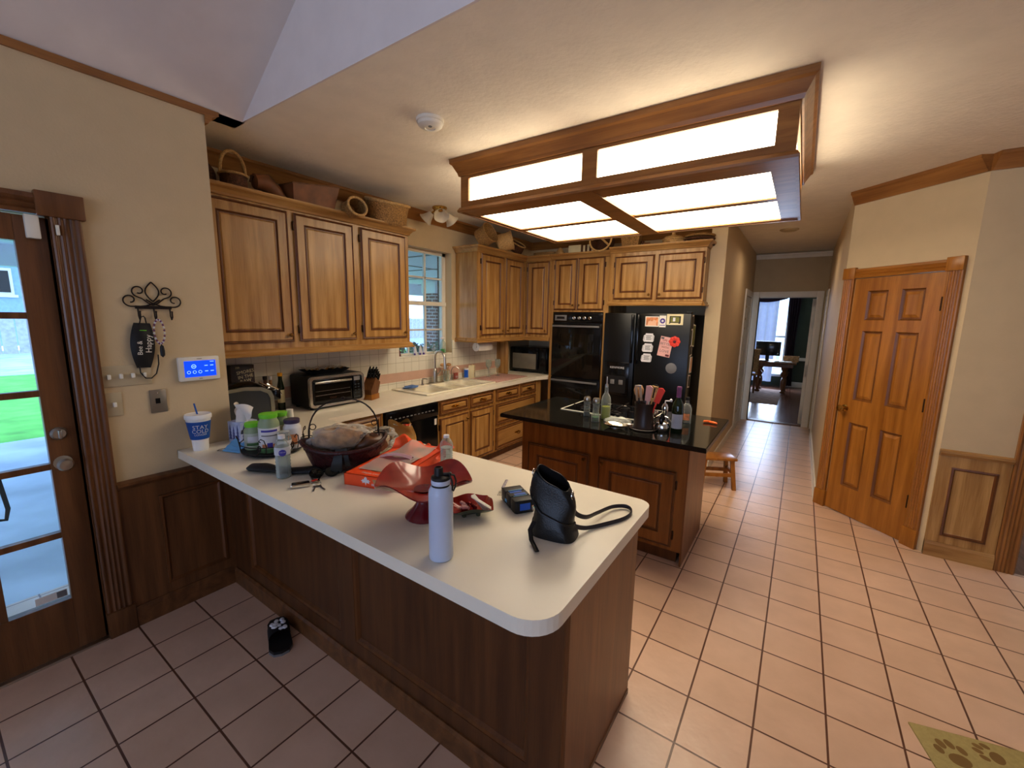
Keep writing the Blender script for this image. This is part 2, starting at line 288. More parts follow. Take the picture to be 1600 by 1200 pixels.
# ------------------------------------------------------------------ setting: shell
XW=-2.82; XS=-3.48; XF=-2.87  # keyhook wall, sink wall, base cabinet fronts
struct('floor',MB().box(-3.6,4.2,-4,8.22,-.06,0),'tile')
struct('wall_left',MB().box(-2.95,XW,.45,1.10,0,CE).box(-3.62,-2.95,.96,1.10,0,CE).box(-2.95,XW,-.42,.45,2.09,CE).box(-2.95,XW,-4,-.42,0,CE),'wall')
struct('wall_sink',MB().box(-3.62,XS,1.10,2.98,0,CE).box(-3.62,XS,3.80,5.7,0,CE).box(-3.62,XS,2.98,3.80,0,1.235).box(-3.62,XS,2.98,3.80,2.41,CE),'wall')
struct('wall_far',MB().box(-3.48,-.90,5.56,5.70,0,CE),'wall')
struct('wall_hall_left',MB().box(-.90,-.745,5.06,7.72,0,CE).box(-.90,-.745,7.72,8.2,2.08,CE),'wall')
struct('wall_hall_right',MB().box(.265,.42,4.80,7.62,0,CE).box(.265,.42,7.62,8.12,2.08,CE).box(.265,.42,8.12,8.2,0,CE),'wall')
struct('wall_hall_end',MB().box(-1.0,-.64,8.2,8.32,0,CE).box(.14,.45,8.2,8.32,0,CE).box(-.64,.14,8.2,8.32,2.075,CE),'hallw')
PA=(.265,4.775); PZ=math.atan2(4.155-4.775,.905-.265); PL=.891
struct('wall_pantry',MB().box(0,PL,0,.10,2.06,CE).box(0,.10,0,.10,0,2.06).box(.76,PL,0,.10,0,2.06),'wall',loc=(PA[0],PA[1],0),rz=PZ)
struct('wall_right',MB().box(.905,1.30,4.155,4.28,0,CE).box(1.30,2.3,4.155,4.28,2.1,CE).box(2.3,4.2,4.155,4.28,0,CE),'wall')
struct('wall_side',MB().box(4.1,4.2,-4,4.155,0,3.2),'wall')
struct('wall_rear',MB().box(-2.95,4.2,-4.1,-4,0,.5).box(-2.95,4.2,-4.1,-4,2.4,5).box(-2.95,-1.6,-4.1,-4,.5,2.4).box(2.6,4.2,-4.1,-4,.5,2.4),'wall')
struct('ceiling',MB().box(-3.62,4.2,1.306,8.4,CE,CE+.08).box(-3.62,-2.82,1.09,1.306,CE,CE+.08),'ceil')
sl=.65
v=MB(); v.prism([(-2.95,CE),(-2.82,CE),(.3,CE+sl*3.12),(4.2,CE+.4),(4.2,CE+.5),(.3,CE+sl*3.12+.1),(-2.95,CE+.1)],-4.1,1.31,'y')
struct('ceiling_vault',v,'vault')
struct('wall_gable',MB().prism([(-2.82,CE),(4.2,CE),(4.2,CE+.45),(.3,CE+sl*3.12),],1.296,1.3055,'y'),'vault')
# room beyond the right-hand opening
struct('floor_den',MB().box(1.30,4.2,4.165,6.4,-.06,.001),'plank'); struct('wall_den',MB().box(1.2,4.2,6.4,6.5,0,CE),'hallw')
# crown mouldings, wood
WC=[(0,-.105),(-.012,-.105),(-.02,-.088),(-.05,-.032),(-.062,-.02),(-.062,0),(0,0)]
struct('trim_sink_crown',crown_run(1.10,5.56,0,-1,WC,z=CE,T=TF(XS,0,0,rz=PI/2)),'trimy')
struct('trim_far_crown',crown_run(-3.48,-.90,-1,0,WC,y=5.56,z=CE),'trimx')
struct('trim_keyhook_crown',MB().box(XW,XW+.014,-2,1.10,CE-.035,CE).prism([(1.10,CE-.075),(1.115,CE-.075),(1.135,CE-.04),(1.17,CE-.02),(1.17,CE),(1.10,CE)],XW-.10,XW+.012,'x'),'trimy')
struct('trim_pantry_crown',crown_run(0,PL,0,-.4,WC,z=CE),'trimx',loc=(PA[0],PA[1],0),rz=PZ)
struct('trim_right_crown',crown_run(.905,4.1,-.4,0,WC,y=4.155,z=CE),'trimx')
struct('trim_hall_crown',crown_run(-.745,.265,0,0,y=8.2,z=CE-.09),'white')
struct('baseboard_hall_right',MB().box(.25,.265,4.80,7.5,0,.10).box(.246,.265,4.80,7.5,0,.02),'white')
struct('baseboard_hall_left',MB().box(-.745,-.73,5.06,7.6,0,.10),'white')
# wainscots: flat panelled dado with cap
def wains(name,L,pan,H,loc,rz,mats=('trim','groove','trimx'),base=.11):
    t=thing(name,None,None,loc,rz,kind='structure')
    b=MB().box(0,L,-.018,0,0,H)
    for a,c in pan: b.nested(a,c,base+.06,H-.10,[(0,.018,0),(0,.026,0),(.012,.028,1),(.02,.020,1),(.024,.019,0)])
    part('dado_panel',b,mats,t); part('baseboard',MB().prism([(0,0),(-.032,0),(-.032,base-.02),(-.024,base),(0,base)],0,L,'x',T=None),mats[2],t)
    part('chair_rail',MB().prism([(0,H-.02),(-.022,H-.02),(-.04,H),(-.04,H+.014),(0,H+.02)],0,L,'x'),mats[2],t)
    return t
wains('wainscot_left',.53,[(.16,.46)],.79,(XW,.55,0),PI/2,('dark','groove','darky'))
wains('wainscot_right',.355,[(.07,.30)],.785,(.905,4.155,0),0,('oak','groove','oakx'))
# ------------------------------------------------------------------ left french door with casing
d=thing('door_1',None,None,(XW+.0,-.41,0),PI/2,kind='structure')   # local x runs along +y, faces the room
Y0,Y1=.11,.75   # glass span, local
fr=MB().box(0,Y0,0,.045,.01,2.08,b=.003).box(Y1,.86,0,.045,.01,2.08,b=.003).box(Y0,Y1,0,.045,.01,.285).box(Y0,Y1,0,.045,1.972,2.08)
for z in (.615,.955,1.302,1.652): fr.box(Y0,Y1,.006,.04,z-.014,z+.014)
for k in (1,2): fr.box(Y0+k*.2133-.012,Y0+k*.2133+.012,.006,.04,.285,1.972)
part('door_leaf',fr,'dark',d); part('glass_pane',MB().box(Y0,Y1,.020,.024,.285,1.972),'pane',d)
ko=part('door_knob',MB().lathe([(.032,0),(.033,.006),(.014,.01),(.012,.035),(.026,.043),(.030,.058),(.022,.07),(0,.072)],18,T=TF(.79,-.0,.968,PI/2)),'steel',d)
part('deadbolt',MB().lathe([(.030,0),(.030,.01),(.022,.02),(0,.021)],18,T=TF(.79,0,1.11,PI/2)).box(.784,.796,-.045,-.018,1.09,1.13,b=.003),'steel',d)
part('glass_sticker',MB().box(.635,.74,.017,.0195,.30,.335).box(.705,.738,.0165,.0175,.302,.333,1),['paper','grey'],d)
cs=thing('door_casing',None,None,(XW,.45,0),PI/2,kind='structure')
part('fluted_jamb',fluted(.10,2.09,4,.032),'dark',cs)
prof=[(0,2.09),(-.026,2.09),(-.032,2.105),(-.022,2.115),(-.032,2.13),(-.022,2.14),(-.032,2.155),(-.028,2.175),(0,2.18)]
part('head_casing',MB().prism(prof,-1.06,-.02,'x'),'darky',cs); part('corner_block',MB().box(-.04,.115,-.042,0,2.085,2.19,b=.004),'dark',cs); part('plinth_block',MB().box(-.004,.108,-.04,0,0,.14,b=.004),'dark',cs)
part('jamb_stop',MB().box(-.012,0,0,.10,0,2.09),'dark',cs); part('far_jamb',fluted(.10,2.09,4,.032),'dark',cs,loc=(-.96,0,0))
struct('trim_threshold',MB().box(XW-.06,XW+.03,-.41,.45,0,.012,b=.003),'steel')
# ------------------------------------------------------------------ pantry door
d=thing('door_2',None,None,(PA[0],PA[1],0),PZ,kind='structure')
def six_panel(x0,x1,z0,z1,rows,st,y0=-.006,m0=0,m1=1,mid=.10):
    """stiles and rails with raised panels between"""
    b=MB(); xm=(x0+x1)/2; b.box(x0,x0+st,y0,.03,z0,z1).box(x1-st,x1,y0,.03,z0,z1).box(xm-mid/2,xm+mid/2,y0,.03,z0,z1)
    e=z0
    for a,c in rows+[(z1,z1)]:
        b.box(x0,x1,y0+.0002,.03,e,a); e=c
    for a,c in rows:
        for p,q in ((x0+st,xm-mid/2),(xm+mid/2,x1-st)): b.nested(p,q,a,c,[(0,0,0),(.012,-.012,m1),(.022,-.012,m1),(.045,-.002,0),(.05,-.002,0)],y=y0)
    return b
leaf=part('door_leaf',six_panel(.105,.755,.008,2.055,[(.26,.83),(1.03,1.62),(1.71,1.95)],.115),['pine','pined'],d)
part('door_knob',MB().lathe([(.03,0),(.031,.006),(.013,.01),(.011,.03),(.026,.04),(.03,.055),(.022,.068),(0,.07)],18,T=TF(.165,-.006,.945,PI/2)),'brass',d)
for z in (.34,1.09,1.83): part('hinge',MB().cyl((.757,-.014,z-.05),(.757,-.014,z+.05),.008,n=8),'bronze',d)
cs=thing('pantry_casing',None,None,(PA[0],PA[1],0),PZ,kind='structure')
part('fluted_jamb',fluted(.092,2.06,4,.024),'pine',cs,loc=(.005,0,0)); part('fluted_jamb',fluted(.092,2.06,4,.024),'pine',cs,loc=(.762,0,0))
prof=[(0,2.06),(-.020,2.06),(-.024,2.072),(-.015,2.082),(-.024,2.094),(-.015,2.104),(-.024,2.118),(-.022,2.135),(0,2.14)]
part('head_casing',MB().prism(prof,.09,.765,'x'),'pinex',cs)
for x in (0,.752):
    part('corner_block',MB().box(x,x+.104,-.032,0,2.055,2.15,b=.004),'pine',cs); part('plinth_block',MB().box(x,x+.104,-.03,0,0,.15,b=.004),'pine',cs)
cs=thing('opening_casing',None,None,(1.262,4.155,0),0,kind='structure')
part('fluted_jamb',fluted(.10,2.1,4,.028),'trim',cs); part('jamb_board',MB().box(.09,.11,0,.125,0,2.1),'trim',cs); part('head_casing',MB().box(-.01,1.12,-.03,0,2.1,2.2,b=.004),'trimx',cs)
# ------------------------------------------------------------------ hall doors and casings
cs=thing('trim_hall_end',None,None,(0,8.2,0),0,kind='structure')
part('casing',MB().box(-.735,-.645,-.02,0,0,2.17,b=.004).box(.135,.225,-.02,0,0,2.17,b=.004).box(-.645,.135,-.02,0,2.08,2.17,b=.004).box(-.655,-.64,0,.12,0,2.08).box(.135,.15,0,.12,0,2.08),'white',cs)
cs=thing('trim_hall_left',None,None,(-.745,0,0),PI/2,kind='structure')
part('casing',MB().box(7.12,7.21,-.02,0,0,2.16,b=.004).box(8.02,8.10,-.02,0,0,2.16,b=.004).box(7.21,8.02,-.02,0,2.07,2.16,b=.004),'white',cs)
d=thing('door_3',None,None,(-.745,0,0),PI/2,kind='structure')
part('door_leaf',six_panel(7.22,8.01,.01,2.06,[(.24,.8),(1.0,1.6),(1.7,1.93)],.11,y0=-.004),['white','white'],d)
cs=thing('trim_hall_right',None,None,(.265,0,0),-PI/2,kind='structure')
part('casing',MB().box(-7.62,-7.53,-.02,0,0,2.16,b=.004).box(-8.19,-8.12,-.02,0,0,2.16,b=.004).box(-8.12,-7.62,-.02,0,2.08,2.16,b=.004),'white',cs)
struct('door_4',six_panel(0,.50,.01,2.07,[(.24,.8),(1.0,1.6),(1.7,1.93)],.09,mid=.06),['dark','groove'],loc=(.37,8.12,0),rz=-PI/2)  # dark slab: its colour stands in for the shade of an open gap
# office door, open inwards against the right wall
d=thing('door_5',None,None,(.13,8.36,0),R(81),kind='structure')
part('door_leaf',six_panel(0,.78,.01,2.06,[(.24,.8),(1.0,1.6),(1.7,1.93)],.11).box(0,.78,.03,.04,.01,2.06),['white','grey'],d)
part('door_knob',MB().lathe([(.028,0),(.028,.006),(.012,.01),(.012,.03),(.026,.045),(.022,.062),(0,.066)],16,T=TF(.72,-.006,.95,PI/2)),'bronze',d)
# ------------------------------------------------------------------ office beyond
struct('floor_office',MB().box(-3,2,8.32,13.3,-.06,0),'plank'); struct('trim_office_threshold',MB().box(-.64,.14,8.19,8.33,-.01,.012,b=.003),'dark')
struct('wall_office_far',MB().box(-3,-1.35,13.2,13.3,0,CE).box(-.30,2,13.2,13.3,0,CE).box(-1.35,-.30,13.2,13.3,2.4,CE).box(-1.35,-.30,13.2,13.3,0,.25),'olive')
struct('wall_office_right',MB().box(1.0,1.1,8.32,13.2,0,CE),'olive'); struct('wall_office_left',MB().box(-3.1,-3,8.32,13.3,0,CE),'olive')
struct('ceiling_office',MB().box(-3,2,8.32,13.3,CE,CE+.08),'ceil')
struct('trim_office_rail',MB().box(-.28,1.0,13.165,13.2,.70,.78,b=.005),'white'); struct('baseboard_office',MB().box(-.28,1.0,13.175,13.2,0,.14,b=.004),'white')
w=thing('window_2',None,None,(0,13.2,0),0,kind='structure')
part('window_frame',MB().box(-1.35,-1.29,0,.08,.25,2.4).box(-.36,-.30,0,.08,.25,2.4).box(-1.35,-.3,0,.08,.25,.31).box(-1.35,-.3,0,.08,2.34,2.4).box(-1.35,-.3,.02,.06,1.28,1.33).box(-.84,-.81,.02,.06,.25,2.4),'white',w)
part('glass_pane',MB().box(-1.29,-.36,.038,.042,.31,2.34),'pane',w)
col=lambda n,c,**k: M.setdefault(n,mat(n,c,k.pop('rough',.6),**k))
col('photo_orange',(206,136,92),var=.4,scale=30); col('photo_green',(120,120,60),var=.5,scale=30); col('photo_yellow',(214,190,110),var=.25,scale=30); col('photo_skin',(224,180,150)); col('photo_dark',(44,40,40)); col('ink',(96,92,96)); col('ink_violet',(84,62,140)); col('sign_pink',(214,166,160)); col('flower_red',(214,66,52)); col('magnet_grey',(112,112,116)); col('jar_white',(214,212,214)); col('ink_maroon',(96,40,44)); col('cream',(222,210,170))
# ------------------------------------------------------------------ wall cabinets
OK=('oak','groove')
def uppers(name,label,loc,rz,W,D,z0,z1,doors,rail=True,crown=(1,1),cl=0,kn=.05,ret=(False,False),rr=(0,0)):
    t=thing(name,label,'cabinet',loc,rz,'oak wall cabinets under the ceiling')
    part('carcass',MB().box(0,W,0,D,z0,z1),'oak',t)
    cr=crown_run(0,W,*crown,z=z1-.02)
    if ret[0]: crown_run(-D,0,0,1,z=z1-.02,T=TF(0,0,0,rz=-PI/2),b=cr)
    if ret[1]: crown_run(0,D,1,0,z=z1-.02,T=TF(W,0,0,rz=PI/2),b=cr)
    part('crown',cr,'oakx',t)
    if rail:
        LR=[(0,-.02),(-.03,-.02),(-.034,-.008),(-.02,.004),(-.02,.018),(-.008,.028),(0,.03)]
        b=crown_run(0,W,*rr,prof=LR,z=z0)
        if ret[0]: crown_run(-D,0,0,1,prof=LR,z=z0,T=TF(0,0,0,rz=-PI/2),b=b)
        if ret[1]: crown_run(0,D,1,0,prof=LR,z=z0,T=TF(W,0,0,rz=PI/2),b=b)
        part('light_rail',b,'oakx',t)
    for x0,x1,a,c,k in doors: add_door(t,x0,x1,a,c,k,kz=kn)
    return t
uppers('wall_cabinet','three-door oak wall cabinet left of the sink window',(-3.15,1.105,0),PI/2,1.735,.325,1.40,2.44,[(.06,.59,1.475,2.405,'R'),(.637,1.13,1.475,2.405,'R'),(1.20,1.69,1.475,2.405,'R')],crown=(0,1),ret=(False,True),rr=(0,1))
uppers('wall_cabinet','two-door oak wall cabinet right of the sink window',(-3.15,3.87,0),PI/2,1.045,.325,1.40,2.44,[(.065,.515,1.465,2.41,'R'),(.56,.97,1.465,2.41,'L')],crown=(1,-1),ret=(True,False),rr=(1,-1))
uppers('wall_cabinet','narrow one-door oak wall cabinet in the corner beside the ovens',(-3.148,4.918,0),0,.385,.62,1.40,2.44,[(.03,.365,1.465,2.41,'R')],crown=(-1,0),rr=(-1,0))
uppers('wall_cabinet','short two-door oak cabinet above the refrigerator',(-1.952,4.88,0),0,1.05,.66,1.86,2.46,[(.065,.52,1.915,2.40,'R'),(.565,1.035,1.915,2.40,'L')],crown=(0,1),ret=(False,True),rr=(0,0))
# ------------------------------------------------------------------ oven tower
t=thing('oven_cabinet','tall oak cabinet around the black double wall oven','cabinet',(-2.76,4.92,0))
b=MB().box(0,.80,0,.62,1.765,2.44).box(0,.04,0,.62,0,1.765).box(.74,.80,0,.62,0,1.765).box(.04,.74,.58,.62,.1,1.765).box(.04,.74,0,.58,.08,.28)
part('carcass',b,'oak',t); part('crown',crown_run(0,.80,0,0,z=2.42),'oakx',t)
add_door(t,.055,.37,1.79,2.42,'R',kz=.06); add_door(t,.385,.735,1.79,2.42,'L',kz=.06)
add_drawer(t,.05,.73,.10,.27)
t=thing('wall_oven','black double wall oven built into the oak tower','oven',(-2.715,4.925,0))
part('body',MB().box(0,.69,.004,.55,.285,1.755),'blackm',t)
p=part('control_panel',MB().box(.004,.686,-.012,.004,1.63,1.75,b=.004).box(.03,.20,-.014,-.011,1.655,1.725,1,b=.001),['black','grey'],t)
part('clock_display',MB().box(.06,.17,-.016,-.013,1.675,1.705),'blackm',p)
for k in range(4): part('dial',MB().lathe([(.02,0),(.02,.004),(.015,.006),(.014,.022),(0,.023)],16,T=TF(.305+k*.072,-.012,1.69,PI/2)),'chrome',p)
for a,c,h in ((.93,1.615,1.585),(.30,.915,.88)):
    dr=part('oven_door',MB().box(.002,.688,-.028,.004,a,c,b=.004),'black',t)
    part('oven_window',MB().box(.10,.59,-.031,-.027,a+.09,c-.12,b=.002),'ovg',dr)
    part('handle',MB().box(.02,.67,-.062,-.046,h-.012,h+.012,b=.005).box(.03,.06,-.05,-.026,h-.01,h+.01).box(.63,.66,-.05,-.026,h-.01,h+.01),'grey',dr)
# ------------------------------------------------------------------ refrigerator
t=thing('refrigerator','black side-by-side refrigerator with photos and magnets on its door','refrigerator',(-1.93,4.74,0))
part('cabinet_body',MB().box(.01,.95,.07,.78,.03,1.745,b=.006),'fridge',t)
ld=part('freezer_door',MB().box(0,.375,0,.066,.09,1.755,b=.012),'fridge',t); rd=part('fresh_food_door',MB().box(.385,.96,0,.066,.09,1.755,b=.012),'fridge',t)
part('handle',MB().box(.335,.362,-.05,-.028,1.19,1.74,b=.010).box(.340,.358,-.035,.004,1.19,1.22).box(.340,.358,-.035,.004,1.70,1.73),'black',ld)
part('handle',MB().box(.398,.425,-.05,-.028,1.19,1.74,b=.010).box(.402,.420,-.035,.004,1.19,1.22).box(.402,.420,-.035,.004,1.70,1.73),'black',rd)
dp=part('dispenser',MB().box(.03,.33,-.012,.004,.80,1.19,b=.005).box(.06,.30,-.0135,-.0115,.83,1.03,1),['black','blackm'],ld)
part('lettering',MB().text('KENMORE',.034,T=TF(.19,-.0135,1.125)@FACE,sx=1.1),'jar_white',dp)
for x in (.12,.22): part('paddle',MB().box(x,x+.05,-.03,-.012,.93,.985,b=.006),'grey',dp)
part('toe_grille',MB().box(.01,.95,.03,.07,0,.085),'blackm',t); part('hinge_cover',MB().box(.90,.955,.02,.10,1.757,1.775,b=.004),'blackm',t)
# magnets and papers on the refrigerator door (face y=4.739)
def picture(name,label,cat,x,z,w,h,mats,extra=None,rz=0,th=.003,group=None,y=4.739,slot='paper'):
    t=thing(name,label,cat,(x,y,z),group=group); T=Matrix.Rotation(rz,4,'Y')
    part('sheet',MB().box(-w/2,w/2,-th,0,-h/2,h/2,T=T),slot,t)
    b=MB(); extra(b,T); part('print',b,mats,t); return t
def e1(b,T): b.box(-.065,.065,-.0038,-.003,-.045,.045,0,T=T); b.prism([(-.05,-.045),(-.04,.0),(-.02,.012),(0,.0),(.02,.02),(.045,.01),(.05,-.045)],-.0044,-.0036,'y',1,T)
picture('magnet_photo','orange-toned photo card at the left of the top row on refrigerator door','photo',-1.375,1.665,.15,.11,['photo_orange','photo_skin'],e1,group='photo cards on the refrigerator door')
def e2(b,T): b.lathe([(.0,-.0002),(.028,0),(.028,.0006)],20,0,T=T@TF(0,-.003,.005,PI/2)); b.lathe([(.012,0),(.012,.0012)],14,1,T=T@TF(0,-.0032,.005,PI/2)); b.box(-.03,.03,-.0036,-.003,-.045,-.038,0,T=T)
picture('magnet_photo','narrow white card with a violet oval, middle of the top row on refrigerator','photo',-1.262,1.668,.07,.125,['ink_violet','jar_white'],e2,group='photo cards on the refrigerator door')
def e3(b,T): b.box(-.055,.06,-.0038,-.003,-.036,.036,0,T=T); b.box(-.045,.045,-.0044,-.0036,-.028,.028,1,T=T); b.box(-.02,.005,-.005,-.004,-.02,.02,2,T=T); b.box(-.06,-.045,-.0046,-.0036,-.044,-.036,3,T=T); b.box(.04,.055,-.0046,-.0036,-.044,-.036,3,T=T)
picture('magnet_photo','yellow framed photo card at the right of the top row on refrigerator','photo',-1.135,1.69,.17,.115,['photo_dark','photo_green','jar_white','photo_dark'],e3,slot='cream',group='photo cards on the refrigerator door')
for k,(z,w) in enumerate(((1.487,'topmost'),(1.375,'middle'),(1.262,'lowest'))):
    t=thing('jar_magnet','white jar-shaped paper magnet on the refrigerator door, %s of the three'%w,'magnet',(-1.40-.006*k,4.739,z),group='jar-shaped magnets in a column')
    part('jar_outline',MB().prism([(-.05,-.047),(.045,-.047),(.055,-.035),(.06,.02),(.045,.036),(.045,.047),(-.035,.047),(-.035,.036),(-.055,.022),(-.062,-.03)],-.003,0,'y'),'jar_white',t)
    b=MB(); [b.box(-.03+.004*(i%2),.035-.006*(i%3),-.004,-.0028,.02-.011*i,.0245-.011*i) for i in range(5)]; b.box(.048,.051,-.004,-.0028,-.03,.02); b.box(-.052,-.049,-.004,-.0028,-.03,.015); part('lines_of_print',b,'ink',t)
def e4(b,T):
    for i,(s_,z,w) in enumerate((('LIFE IS',.068,.03),('BETTER',.03,.036),('WITH',-.008,.03),('LOVE',-.05,.042))): b.text(s_,w,i%2,T=T@TF(.0,-.0032,z)@FACE)
    b.box(-.062,-.03,-.0036,-.003,.078,.10,1,T=T); b.box(.02,.06,-.0036,-.003,-.10,-.078,0,T=T)
picture('word_art_card','pinkish card covered in dark block lettering under a red flower','card',-1.215,1.395,.135,.215,['ink_maroon','ink'],e4,rz=R(9),slot='sign_pink')
b=MB()
for k in range(8):
    a=2*PI*k/8; b.lathe([(0,.002),(.02,.005),(.024,.009),(.012,.013),(0,.014)],10,0,T=TF(.036*cos(a),0,.036*sin(a),PI/2))
b.lathe([(.017,.004),(.016,.018),(0,.022)],14,1,T=TF(0,0,0,PI/2))
solo('flower_magnet',b,['flower_red','ink_maroon'],'red daisy-shaped magnet at the corner of the lettered card','magnet',(-1.118,4.735,1.455))
solo('round_magnet',MB().lathe([(.058,0),(.058,.005),(.055,.007),(0,.007)],32,T=TF(0,0,0,PI/2)),'magnet_grey','plain grey round magnet low on the refrigerator door','magnet',(-1.137,4.739,1.165))
for k,(y,z,w,h,la) in enumerate(((4.85,1.66,.10,.16,'highest'),(4.95,1.52,.13,.24,'second from the top'),(4.86,1.36,.12,.12,'third from the top'),(4.93,1.20,.12,.18,'second from the bottom'),(4.90,1.02,.10,.14,'lowest'))):
    t=thing('side_snapshot','grey-toned snapshot on the refrigerator side, %s one'%la,'photo',(-.979,y,z),PI/2,'snapshots down the refrigerator side')
    part('sheet',MB().box(-w/2,w/2,-.003,0,-h/2,h/2,T=Matrix.Rotation(R((-4,5,-8,3,6)[k]),4,'Y')),'paper',t)
    part('print',MB().box(-w/2+.012,w/2-.012,-.004,-.0028,-h/2+.014,h/2-.014,T=Matrix.Rotation(R((-4,5,-8,3,6)[k]),4,'Y')),('photo_dark','photo_green','photo_dark','photo_skin','photo_dark')[k],t)
# ------------------------------------------------------------------ base cabinets along the sink wall (local x = +y)
def base(name,label,y0,y1,zt=.862): 
    t=thing(name,label,'cabinet',(XF,y0,0),PI/2,'oak base cabinets along the sink wall')
    W=y1-y0; part('carcass',MB().box(0,W,0,.02,.10,.862).box(0,W,.02,.58,.10,zt),'oak',t); part('toe_kick',MB().box(0,W,.06,.58,0,.10),'groove',t); return t,W
t,W=base('base_cabinet','narrow oak base cabinet in the corner left of the dishwasher',1.745,2.268); add_drawer(t,.05,W-.03,.71,.85); add_door(t,.05,W-.03,.14,.68,'R',kz=.49)
t,W=base('sink_cabinet','oak sink base cabinet with two false drawers over two doors',2.918,3.84,.70)
add_drawer(t,.025,.455,.71,.85); add_drawer(t,.49,.90,.71,.85); add_door(t,.025,.455,.13,.68,'R',kz=.49); add_door(t,.49,.90,.13,.68,'L',kz=.49)
t,W=base('drawer_cabinet','oak drawer cabinet between sink cabinet and oven tower',3.842,4.915)
add_drawer(t,.03,.505,.71,.85); add_drawer(t,.54,.92,.71,.85); add_drawer(t,.03,.92,.42,.68); add_drawer(t,.03,.92,.12,.39)
t=thing('dishwasher','black dishwasher under the worktop left of the sink cabinet','dishwasher',(XF,2.272,0),PI/2)
part('tub',MB().box(.004,.636,.01,.56,.06,.86),'blackm',t); part('door_panel',MB().box(.006,.634,-.022,.012,.12,.725,b=.006),'black',t)
cp=part('control_strip',MB().box(.006,.634,-.032,.012,.73,.858,b=.006),'black',t)
b=MB(); [b.box(.05+.045*k,.075+.045*k,-.0335,-.0315,.785,.795) for k in range(12)]; b.box(.05,.062,-.0335,-.0315,.81,.822); part('button_legend',b,'grey',cp)
part('energy_label',MB().box(.585,.615,-.0235,-.021,.64,.70),'paper',t); part('kick_panel',MB().box(.01,.63,.03,.06,0,.115),'blackm',t)
# ------------------------------------------------------------------ peninsula base
t=thing('peninsula_cabinet','wooden peninsula cabinet with shade painted into its framed front panels','cabinet',(0,0,0))
b=MB().box(-2.82,-.50,1.07,1.70,0,.865)
def frame_panel(b,a,c,z0,z1,y): b.nested(a,c,z0,z1,[(0,0,0),(0,.002,0),(.012,.002,1),(.016,-.008,1),(.02,-.009,0)],y=y)
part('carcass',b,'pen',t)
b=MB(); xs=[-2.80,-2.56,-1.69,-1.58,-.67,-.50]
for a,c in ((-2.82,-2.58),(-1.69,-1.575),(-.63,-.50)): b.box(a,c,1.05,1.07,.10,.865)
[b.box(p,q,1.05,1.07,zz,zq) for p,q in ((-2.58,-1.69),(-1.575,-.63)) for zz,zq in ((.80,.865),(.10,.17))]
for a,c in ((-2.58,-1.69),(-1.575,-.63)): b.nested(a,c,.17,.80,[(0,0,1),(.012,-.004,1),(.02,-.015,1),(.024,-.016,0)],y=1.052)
part('front_panelling',b,['pen_shade','groove'],t)
part('baseboard',MB().prism([(1.05,0),(1.035,0),(1.035,.085),(1.043,.10),(1.05,.10)],-2.82,-.495,'x').box(-.50,-.488,1.05,1.70,0,.02),'darky',t)
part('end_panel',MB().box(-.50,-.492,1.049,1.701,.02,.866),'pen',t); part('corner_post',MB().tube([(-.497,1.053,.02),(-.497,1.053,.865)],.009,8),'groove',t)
# worktop: one continuous laminate top round the corner, hole for the sink
def arc(cx,cy,r,a0,a1,n=8): return [(cx+r*cos(R(a0+(a1-a0)*k/n)),cy+r*sin(R(a0+(a1-a0)*k/n))) for k in range(n+1)]
SX0,SX1,SY0,SY1=-3.40,-2.955,2.87,3.92
b=MB(); zt,zb=CT,.868
b.prism([(-2.84,.82)]+arc(-.55,.92,.10,-90,0)+arc(-.51,1.68,.06,0,90)+[(-2.84,1.74),(-2.84,1.105),(-2.815,1.105),(-2.815,.82)][:1]+[(-2.84,1.105),(-2.815,1.105),(-2.815,.82)],zb,zt)
b.prism([(XS,1.105),(-2.84,1.105),(-2.84,SY0),(XS,SY0)],zb,zt).prism([(XS,SY0),(SX0,SY0),(SX0,SY1),(XS,SY1)],zb,zt).prism([(SX1,SY0),(-2.84,SY0),(-2.84,SY1),(SX1,SY1)],zb,zt).prism([(XS,SY1),(-2.84,SY1),(-2.84,4.72),(-2.77,4.905),(-2.77,4.918),(-2.78,5.54),(XS,5.54)],zb,zt)
w=solo('worktop',b,'lam','long white laminate worktop running round from sink wall to peninsula','worktop')
struct('trim_worktop_seam',MB().box(-2.8405,-2.8385,1.75,4.7,CT-.002,CT+.0006),'grey') if False else None
# backsplash tiling
struct('backsplash_left',MB().box(XS,XS+.008,1.105,2.98,CT,1.40).box(XS,XS+.008,2.98,3.80,CT,1.235).box(XS,XS+.008,3.80,4.92,CT,1.40),'splash')
struct('backsplash_band',MB().box(XS+.0002,XS+.0095,1.105,4.92,.99,1.085),'pinkt')
solo('wood_panel',MB().box(-3.47,-3.285,4.70,4.72,CT,1.378,b=.003),'oak','upright oak panel standing on worktop left of the microwave','panel')
# ------------------------------------------------------------------ island
t=thing('island_cabinet','oak kitchen island cabinet with two panelled doors facing the peninsula','cabinet',(-1.84,2.87,0))
part('carcass',MB().box(0,1.30,0,.66,.10,.882),'isl',t); part('toe_kick',MB().box(.03,1.27,.05,.62,0,.10),'groove',t)
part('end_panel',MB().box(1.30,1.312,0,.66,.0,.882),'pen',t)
add_door(t,.065,.61,.13,.67,'R',fr=.10,mats=('isl','groove'),kz=.50,hinge=False); d=add_door(t,.685,1.24,.13,.67,'L',fr=.10,mats=('isl','groove'),kz=.50)
b=MB(); zt=CT; b.prism([(-1.95,2.70),(-.405,2.70),(-.405,3.65),(-1.95,3.65)],.884,.910); b.prism([(-1.945,2.705),(-.41,2.705),(-.41,3.645),(-1.945,3.645)],.910,CT)
solo('island_worktop',b,'granite','glossy black granite slab on top of the kitchen island','worktop')
